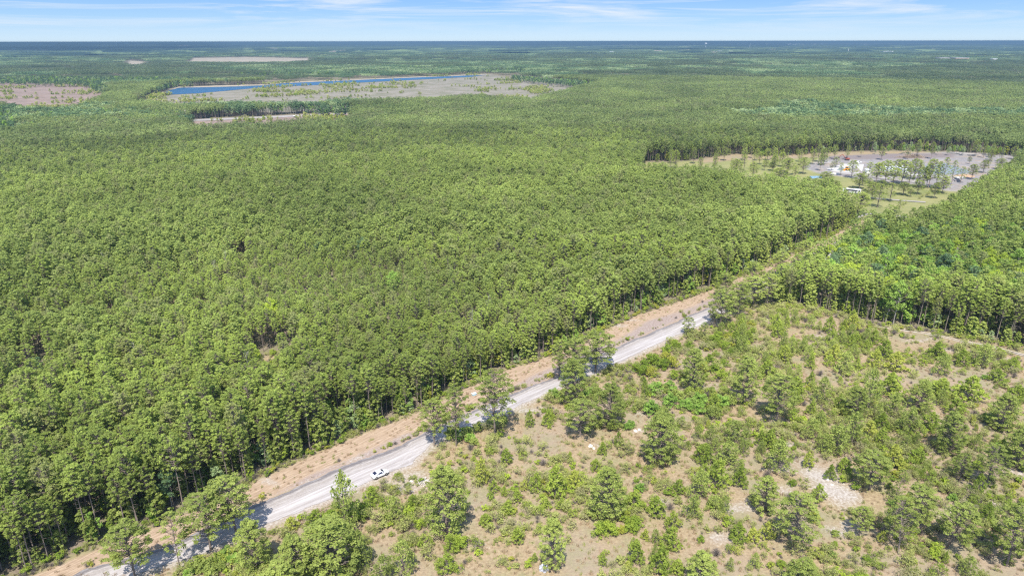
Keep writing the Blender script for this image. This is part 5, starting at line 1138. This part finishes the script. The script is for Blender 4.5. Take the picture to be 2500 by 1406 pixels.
def heap(name, p, rx, ry, H, m, label, seed):
    X, Y = A(*p); r = np.random.default_rng(seed); k_ = 40; mb = MB(); V = [(0, 0, H)]; F = []
    for a_ in range(1, 12):
        f = a_ / 11
        for i in range(k_):
            t = 2 * math.pi * i / k_; n_ = 1 + .10 * math.sin(3 * t + seed) + .06 * math.sin(7 * t + seed * 2); V.append((rx * f * n_ * math.cos(t), ry * f * n_ * math.sin(t), H * (1 - f) ** 1.0 * (1 + r.normal() * .05) + .02 * (a_ < 11) - (.15 if a_ == 11 else 0)))
    for i in range(k_): F.append((0, 1 + i, 1 + (i + 1) % k_))
    for a_ in range(10):
        for i in range(k_): F.append((1 + a_ * k_ + i, 1 + (a_ + 1) * k_ + i, 1 + (a_ + 1) * k_ + (i + 1) % k_, 1 + a_ * k_ + (i + 1) % k_))
    mb.add(V, F).build(name, m, None, smooth=True, label=label, cat='heap', loc=(X, Y, 0))
heap('gravel_heap', (2300, 422), 22, 9, 7.5, M['bluegravel'], 'big blue grey gravel heap right of the pine grove', 1)
heap('gravel_heap', (2268, 420), 11, 7, 6, M['bluegravel'], 'blue grey gravel heap seen between the pine trunks', 4)
heap('dirt_heap', (2322, 443), 9, 5, 3.6, M['darkgravel'], 'dark low soil heap in front of the gravel heap', 2)
heap('stone_heap', (2091, 421), 4.2, 3, 3.8, M['darkgravel'], 'brown grey stone heap on the pale sand pad', 3)
heap('stone_heap', (2055, 417), 4.0, 2.6, 2.8, M['bluegravel'], 'small blue grey stone heap at the left of the sand pad', 5)
heap('sand_heap', (2355, 432), 9, 5, 1.6, M['pinewood'], 'low orange sand heap at the right end of the gravel lot', 6)
def loader(p, rz, m, label, arm=True):
    X, Y = A(*p); o = empty('loader' if not arm else 'excavator', (X, Y, 0), rz, label, 'digger')
    if arm:
        for s_ in (-1, 1): MB().box(-2.0, 2.0, s_ * 1.15 - .3, s_ * 1.15 + .3, 0, .9).build('track', M['tyre'], o, bevel=.3)
        MB().box(-2.1, 1.2, -1.3, 1.3, 1.0, 2.2).build('body', m, o, bevel=.15); MB().box(.0, 1.5, .2, 1.3, 2.203, 3.1).build('cab', M['glass'], o, bevel=.1)
        a_ = MB(); a_.tube((1.2, -.3, 1.8), (4.2, -.3, 5.2), .32, .26, 6); a_.tube((4.2, -.3, 5.2), (6.6, -.3, 2.6), .25, .18, 6); a_.build('arm', m, o)
        MB().box(6.2, 7.2, -.9, .3, 1.6, 2.6).build('bucket', M['plastic'], o, bevel=.1)
    else:
        for x_ in (-1.3, 1.3):
            for s_ in (-1, 1): MB().tube((x_, s_ * .85, .7), (x_, s_ * 1.3, .7), .7, .7, 16).build('wheel', M['tyre'], o)
        MB().box(-2.4, 1.0, -.85, .85, .8, 1.9).build('body', m, o, bevel=.15); MB().box(-.7, .9, -.75, .75, 1.903, 3.1).build('cab', M['glass'], o, bevel=.1); MB().box(-.8, 1.0, -.85, .85, 3.103, 3.25).build('cab_roof', m, o, bevel=.04)
        for s_ in (-1, 1): MB().tube((.7, s_ * .6, 1.6), (3.0, s_ * .6, .8), .14, .12, 6).build('arm', m, o)
        MB().add([(2.9, -1.3, .2), (4.0, -1.3, .2), (2.9, -1.3, 1.3), (2.9, 1.3, .2), (4.0, 1.3, .2), (2.9, 1.3, 1.3)], [(0, 1, 2), (3, 5, 4), (0, 3, 4, 1), (0, 2, 5, 3)]).build('bucket', m, o)
loader((2067, 418), R(200), M['orange'], 'orange wheel loader on the pale sand pad', False)
loader((2068, 393), R(160), M['red'], 'faded red excavator with raised arm at the back of the gravel lot')
for n_, (px, py, w_, h_) in enumerate([(2165, 418, 12, 4), (2190, 419, 11, 4.5), (2206, 421, 6, 3)]):
    X, Y = A(px, py); o_ = empty('covered_stack', (X, Y, 0), R(-6 + 5 * n_), ('wide' if n_ == 0 else 'tall' if n_ == 1 else 'small') + ' stack wrapped in pale blue sheeting behind the pine grove', 'stack')
    mb = MB(); 
    for i in range(4): x_ = -w_ / 2 + w_ * (i + .5) / 4; mb.add([(x_ - w_ / 8.2, -2, 0), (x_ + w_ / 8.2, -2, 0), (x_ + w_ / 8.2, 2, 0), (x_ - w_ / 8.2, 2, 0), (x_ - w_ / 8.2, -1.2, h_ * .7), (x_ + w_ / 8.2, -1.2, h_ * .7), (x_ + w_ / 8.2, 1.2, h_ * .7), (x_ - w_ / 8.2, 1.2, h_ * .7), (x_, 0, h_ * (1 if i % 2 else .85))], [(0, 3, 2, 1), (0, 1, 5, 4), (1, 2, 6, 5), (2, 3, 7, 6), (3, 0, 4, 7), (4, 5, 8), (5, 6, 8), (6, 7, 8), (7, 4, 8)])
    mb.build('wrapping', M['whitepile'], o_)
X, Y = A(2030, 426); o_ = empty('jersey_barrier', (X, Y, 0), R(-12), 'row of low white concrete blocks along the front of the sand pad', 'barrier')
for i in range(4): MB().add([(i * 3 - 6, -.4, 0), (i * 3 - 3.1, -.4, 0), (i * 3 - 3.1, .4, 0), (i * 3 - 6, .4, 0), (i * 3 - 6, -.2, 1), (i * 3 - 3.1, -.2, 1), (i * 3 - 3.1, .2, 1), (i * 3 - 6, .2, 1)], [(0, 3, 2, 1), (4, 5, 6, 7), (0, 1, 5, 4), (1, 2, 6, 5), (2, 3, 7, 6), (3, 0, 4, 7)]).build('block', M['concrete'], o_)

# white truck and trailer on the highway, far left
X, Y = A(722, 285); car('pickup_truck', (X, Y, .3), heading(A(700, 286), A(740, 284)), 'white pickup truck on the pale highway at the left', M['white'], suv=True, s=1.2)
# pale tall pole beside the highway
X, Y = A(457, 300); o_ = empty('utility_pole', (X, Y, 0), 0, 'pale utility pole at the left end of the highway', 'utility pole')
MB().tube((0, 0, 0), (0, 0, 17), .25, .18, 8).build('pole', M['concrete'], o_); MB().box(-1.3, 1.3, -.1, .1, 15.6, 15.85).build('crossarm', M['wood'], o_)

# ------------------------------------------------------------------ far landmarks
def far(px, dist): u = (px - 1250) / FPX; return (u * (dist * math.cos(PITCH)) / 1.0 if False else dist * u * math.cos(PITCH), dist)
X, Y = far(1725, 9800); o_ = empty('water_tower', (X, Y, 0), 0, 'tall white water tower on the horizon right of centre', 'water tower')
MB().lathe([(7, 0), (4.2, 8), (3.6, 40), (5.5, 50)], 24).build('stem', M['white'], o_, smooth=True)
MB().lathe([(5.5, 50.02), (15, 57), (18.5, 64), (18, 70), (13, 75), (3, 77.5)], 24).build('tank', M['white'], o_, smooth=True)
X, Y = far(1833, 9500); o_ = empty('radio_mast', (X, Y, 0), 0, 'thin grey mast right of the water tower', 'mast')
MB().tube((0, 0, 0), (0, 0, 72), 3.0, 1.4, 6).build('mast', M['concrete'], o_)
X, Y = far(2076, 6500); o_ = empty('silo_tower', (X, Y, 0), 0, 'slim pale tower above the far woods at the right', 'tower')
MB().tube((0, 0, 0), (0, 0, 36), 3.5, 2.4, 8).build('shaft', M['wall'], o_)
def farhouse(px, dist, w, d, h_, label, roofm='white', name='far_building', wm='wall'):
    X, Y = far(px, dist); o_ = empty(name, (X, Y, 0), 0, label, 'building')
    MB().box(-w / 2, w / 2, -d / 2, d / 2, 0, h_).build('wall', M[wm], o_); MB().box(-w / 2 - 1, w / 2 + 1, -d / 2 - 1, d / 2 + 1, h_ + .01, h_ + 2.2).build('roof', M[roofm], o_)
    for i in range(3): MB().box(-w / 2 + w * (i + .3) / 3, -w / 2 + w * (i + .7) / 3, -d / 2 - .4, -d / 2 - .02, h_ * .5, h_ * .8).build('window', M['glass'], o_)
farhouse(1761, 6200, 36, 30, 18, 'white long building left of its twin below the water tower')
farhouse(1787, 6100, 30, 30, 18, 'white building right of its twin below the radio mast')
farhouse(2170, 5900, 80, 60, 18, 'large white flat roofed building at the right of the far woods')
farhouse(2312, 3600, 54, 40, 19, 'grey roofed left wing of the far school like building', 'greyroof')
farhouse(2352, 3550, 66, 50, 20, 'tan and grey right wing of the far school like building', 'greyroof', wm='brickw')
farhouse(2437, 3500, 22, 20, 16, 'small pale building right of the school like building', 'white')
farhouse(1495, 6000, 36, 30, 17, 'tiny white building left of the water tower', 'white')
for i in range(46):
    px = 1880 + rng.uniform(-330, 130); d_ = rng.uniform(17500, 19500); X, Y = far(px, d_); o_ = empty('beach_house', (X, Y, 0), 0, 'tiny pale building of the far beach town on the horizon', 'building', 'pale buildings of the beach town')
    w_ = rng.uniform(14, 45); h_ = rng.uniform(14, 34); MB().box(-w_, w_, -10, 10, 0, h_).build('wall', M['wall' if i % 3 else 'white'], o_)
# two cumulus clouds above the frame: they cast the dark patches on the far woods
def cloud(cx, cy, cz, rx, ry, rz_, seed, n=60):
    r = np.random.default_rng(seed); import bmesh
    bm = bmesh.new()
    for i in range(n):
        g_, q_ = r.random() * 6.283, math.sqrt(r.random()); a_ = np.array([math.cos(g_) * q_, math.sin(g_) * q_]); s_ = r.uniform(.12, .26)
        m_ = Matrix.Translation((a_[0] * rx, a_[1] * ry, abs(r.normal()) * .3 * rz_)) @ Matrix.Diagonal((s_ * rx * 1.2, s_ * ry * 1.2, s_ * rz_ * 1.6, 1)); bmesh.ops.create_icosphere(bm, subdivisions=2, radius=1, matrix=m_)
    for v in bm.verts: v.co *= 1 + .03 * math.sin(v.co.x * .013) * math.cos(v.co.y * .011)
    me = bpy.data.meshes.new('cloud'); bm.to_mesh(me); bm.free(); me.materials.append(M['cloud']); me.polygons.foreach_set('use_smooth', [True] * len(me.polygons))
    link('cloud', me, kind='structure', loc=(cx, cy, cz))
def cloud_at(px, py, rx, ry, seed, cz=1500):
    X, Y = A(px, py); k_ = cz / math.tan(SUN_EL); cloud(X - k_ * math.sin(SHADOW_AZ), Y - k_ * math.cos(SHADOW_AZ), cz, rx, ry, 160, seed)
cloud_at(90, 118.5, 2700, 3600, 1); cloud_at(-250, 118, 2600, 3000, 2); cloud_at(330, 125.5, 1000, 700, 3); cloud_at(1500, 110.5, 3600, 3600, 4); cloud_at(1780, 110, 2400, 2200, 7); cloud_at(1760, 125, 950, 330, 5); cloud_at(690, 127, 420, 300, 6, 1300)

# ------------------------------------------------------------------ haze
hm = bpy.data.materials.new('haze_air'); hm.use_nodes = True; t_ = hm.node_tree; t_.nodes.clear(); ho = t_.nodes.new('ShaderNodeOutputMaterial'); pv = t_.nodes.new('ShaderNodeVolumePrincipled')
pv.inputs['Color'].default_value = (0.17, 0.285, 0.40, 1); pv.inputs['Density'].default_value = 0.00013; pv.inputs['Anisotropy'].default_value = 0.0
t_.links.new(pv.outputs[0], ho.inputs['Volume'])
if True:
    hz = MB().box(-64000, 64000, -64000, 64000, -4, 101.5).build('haze', hm, None); hz['kind'] = 'stuff'; hz['label'] = 'thin pale blue haze over the far woods'; hz['category'] = 'haze'
